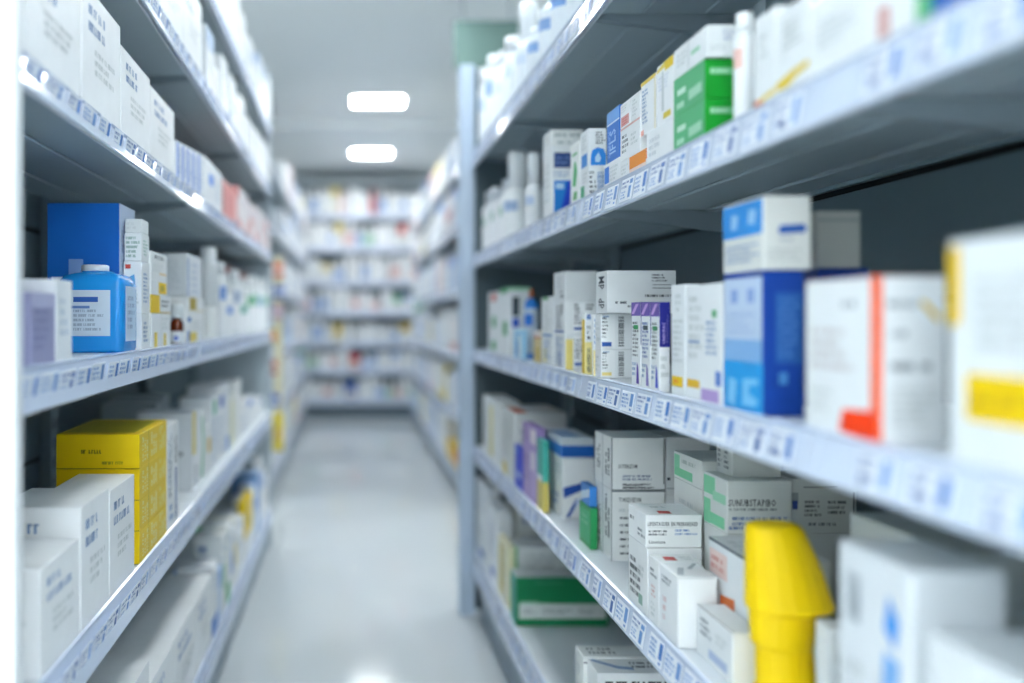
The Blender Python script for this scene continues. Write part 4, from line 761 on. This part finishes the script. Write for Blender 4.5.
fill('L0', 'L', XLF, LZ['L0'], 3.2, 4.70, .14, .24, .10, .15, .08, .14, 25, .3, PL)
fill('L0', 'L', XLF, LZ['L0'], 1.14, 3.16, .16, .24, .26, .36, .10, .16, 26, .0, PL[:1], two=0)
fill('L4', 'L', XLF, LZ['L4'], 1.14, 1.76, .14, .2, .14, .2, .10, .16, 27, .0, PL[:1], two=0)
fill('L5', 'L', XLF, LZ['L5'], 1.14, 2.75, .18, .26, .26, .36, .12, .2, 28, .0, PL[:1], two=0)
yk = lbox('L5', 245, 252, .03, LZ['L5']+EPS, -.852, 'eef1f2', [], 'white carton under the small yellow carton on the lowest shelf')
lbox('L5', 245, 252, .028, yk.z1+EPS, -.708, 'f0cc00', [('A', 'r', .3, .2, .8, .5, 'cdb608')], 'small yellow carton standing above the lowest shelf left of the aisle', )
fill('L5', 'L', XLF, LZ['L5'], 2.76, 3.58, .14, .30, .07, .11, .08, .14, 29, .35)
fill('L5', 'L', XLF, LZ['L5'], 3.86, 4.70, .18, .30, .09, .14, .08, .14, 30, .1)
# farther runs
WH = [(6, 'plain white carton', 'f2f5f6', None), (2.4, 'white blue-banded carton', 'eff3f8', 'a9c2e8'), (1, 'white yellow-banded carton', 'f2f1e6', 'e0cc6c'), (.9, 'white pink-banded carton', 'f2eeee', 'dca8a8'), (.6, 'white green-banded carton', 'eef3f0', '8fcab0'), (.8, 'pale blue carton', 'd3e0f0', 'a9c2e8')]
for i, z in enumerate(FRZ):
    fill('FR%d' % i, 'R', FXR+.013, z, 5.66 if i < 5 else 7.0, 10.8, .22, .32, .42, .62, .16, .24, 40+i, .22, WH, False, two=.0)
    fill('FL%d' % i, 'L', FXL-.013, z, 7.2, 10.9, .22, .32, .5, .7, .16, .24, 60+i, .22, WH, False, two=.0)
# rear unit: along x
rr = random.Random(91)
accent = {0: {8: ('pink-red bottle', 'd9848c')}, 1: {5: ('cream and yellow carton', 'e6d27c'), 11: ('red-topped carton', 'd8524c')}, 2: {3: ('cream carton', 'eadfb8')}, 3: {10: ('green-banded carton', '7cc49c')}, 4: {4: ('yellow carton', 'dfc23c'), 11: ('gold-topped carton', 'd9be5c')}, 5: {6: ('red carton', 'd04c54')}, 6: {5: ('blue carton', '4f74c0')}}
topz = [1.235+.33, 1.235-.075, .845-.075, .44-.075, .085-.075, -.275-.075, -.60-.075]
for k, z in enumerate(BZ):
    x = -.72; i = 0
    while x < .95:
        w = rr.uniform(.075, .14); h = (topz[k]-z)*rr.uniform(.68, .98)
        y = 11.1+.014
        if i in accent.get(k, {}):
            lk, col = accent[k][i]; fo = cprints(None, rr, 'F', False)
            if 'bottle' in lk: bottle(x+w/2, y+w/2, z+EPS, w*.9, h, 'round', col, col, None, None, 'bottle', None, shelf='B%d' % k, look=lk, parts=False)
            else: box('R', x, x+w, y, y+.12, z+EPS, z+h*.95, col if not 'topped' in lk and 'banded' not in lk and 'cream' not in lk else 'f0f2f0', [('F', 'r', 0, .6, 1, 1, col)] if 'topped' in lk or 'banded' in lk or 'cream' in lk else [('F', 'r', .1, .1, .9, .5, 'efe8d8')], shelf='B%d' % k, look=lk)
        elif rr.random() < .5:
            _, lk, bc, ac, _ = pick(BST, rr); bottle(x+w/2, y+w/2, z+EPS, w, h, rr.choice(('round', 'jar', 'slim')), bc, 'f0f3f5', ac, None, 'bottle', None, shelf='B%d' % k, look=lk, parts=False)
        else:
            _, lk, bc, ac = pick(WH, rr); box('R', x, x+w, y, y+rr.uniform(.1, .16), z+EPS, z+h, bc, cprints(ac, rr, 'F', False), shelf='B%d' % k, look=lk)
        x += w+rr.uniform(.004, .02); i += 1
for k, (a, c_, h, lb) in enumerate(((5.75, 6.1, .13, 'yellow carton low past the post, closest of three'), (6.12, 6.5, .15, 'yellow carton with red mark low past the post, middle of three'), (6.52, 6.95, .12, 'yellow carton low past the post, farthest of three'))):
    box('R', FXR+.013, FXR+.2, a, c_, FRZ[5]+EPS, FRZ[5]+h, 'ecc428', [('A', 'r', .2, .2, .8, .8, 'cf5a34')] if k == 1 else [], label=lb, shelf='FR5')
box('R', .685, .70, 5.9, 6.6, .1, .2, YE) if 0 else None
# hanging strip of pouches at the end of the nearer run
root = empty('hanging_strip', (-.375, 4.93, Z(.34))); tag(root, 'cream plastic strip holding coloured sachets at the end of the shelving', 'display strip')
mb = MB(); mb.cbox(-.022, .022, -.0015, .0015, -.98, 0, mat('e6dfbe', .4, .4), .001); mb.build('strip', root)
mb = MB(); mb.cbox(-.022, .022, -.006, .17, -.012, .0, mat('dfe4e6', .4, .4), .001); mb.build('hook', root)
for (zz, col, c2, lb, dx) in ((.22, 'e8764c', 'f2e8dc', 'orange sachet at the top of the hanging strip', 0), (.105, '3a5ca8', 'dfe6f0', 'dark blue sachet second from the top of the hanging strip', .006), (.0, 'c9a4b4', 'efe6ea', 'pinkish sachet on the hanging strip below the dark blue one', -.004), (-.125, 'dcb02c', 'd8542c', 'yellow and red sachet halfway down the hanging strip', -.04), (-.29, 'b8452c', 'e8e0d4', 'dark red sachet low on the hanging strip', -.035), (-.46, '2d50a4', 'dfe6f0', 'blue sachet near the bottom of the hanging strip', -.02), (-.69, 'e6cf4c', 'e0c060', 'long yellow sachet at the bottom of the hanging strip', .0)):
    h = .2 if 'long' in lb else .07
    mb = pouch_mesh(.055, h, .02, mat(col, .3, .5), mat(c2, .3, .5))
    o = mb.build('hanging_sachet', None, (-.375+dx, 4.91, Z(zz))); tag(o, lb, 'sachet', 'sachets on the hanging strip')
# counted labels
ORD = 'first second third fourth fifth sixth seventh eighth ninth tenth eleventh twelfth thirteenth fourteenth fifteenth sixteenth seventeenth eighteenth nineteenth twentieth'.split()
ORD += ['twenty-'+o for o in ORD[:9]] + ['thirtieth'] + ['thirty-'+o for o in ORD[:9]]
def phrase(s):
    n = int(s[1:]) if s[0] in 'RLB' and s[1:].isdigit() else int(s[2:])
    if s[0] == 'R': return 'from the post, %s shelf' % ('', 'top', 'second', 'middle', 'fourth', 'bottom')[n]
    if s[0] == 'L': return 'from the hanging strip, %s shelf' % ('top', 'second', 'third', 'fourth', 'fifth', 'lowest')[n]
    if s[0] == 'B': return 'along the rear unit, %s shelf' % ('top', 'second', 'third', 'middle', 'fifth', 'sixth', 'lowest')[n]
    return 'from the rear, %s shelf %s' % (('top', 'second', 'third', 'fourth', 'fifth', 'lowest')[n], 'past the post' if s[1] == 'R' else 'past the hanging strip')
gname = {'R': 'goods on the shelves by the post', 'L': 'goods on the shelves by the hanging strip', 'B': 'goods on the rear unit', 'F': 'goods on the far shelving'}
by = {}
for e in REG: by.setdefault(e['shelf'], []).append(e)
for s, es in by.items():
    key = (lambda e: e['o'].location.x) if s[0] == 'B' else (lambda e: -e['y'])
    cols = sorted({round(key(e), 4) for e in es})
    for e in es:
        e['o']['group'] = gname[s[0]]
        if not e['label']:
            e['o']['label'] = '%s, %s %s' % (e['look'], ORD[cols.index(round(key(e), 4))], phrase(s))
# ------------------------------------------------------------------ camera, world, view
cam = bpy.data.cameras.new('camera'); co = bpy.data.objects.new('camera', cam); C.objects.link(co)
co.location = (0, 0, H); co.rotation_euler = (math.pi/2, 0, 0)
cam.sensor_width = 36; cam.lens = 36*F/1024; cam.shift_x = (512-VX)/1024; cam.shift_y = -(341.5-VY)/1024
cam.clip_start = .02
cam.dof.use_dof = True; cam.dof.focus_distance = 1.68; cam.dof.aperture_fstop = 1.1; cam.dof.aperture_blades = 0
bpy.context.scene.camera = co
w = bpy.data.worlds.new('world'); bpy.context.scene.world = w; w.use_nodes = True
w.node_tree.nodes['Background'].inputs['Color'].default_value = (.8, .9, 1, 1); w.node_tree.nodes['Background'].inputs['Strength'].default_value = .4
sc = bpy.context.scene
sc.view_settings.view_transform = 'Standard'; sc.view_settings.look = 'None'; sc.view_settings.gamma = 1; sc.view_settings.use_curve_mapping = False
sc.view_settings.exposure = 0.56
sc.cycles.max_bounces = 10; sc.cycles.diffuse_bounces = 8; sc.cycles.glossy_bounces = 4; sc.cycles.transmission_bounces = 6
sc.cycles.sample_clamp_indirect = 8; sc.cycles.use_denoising = True
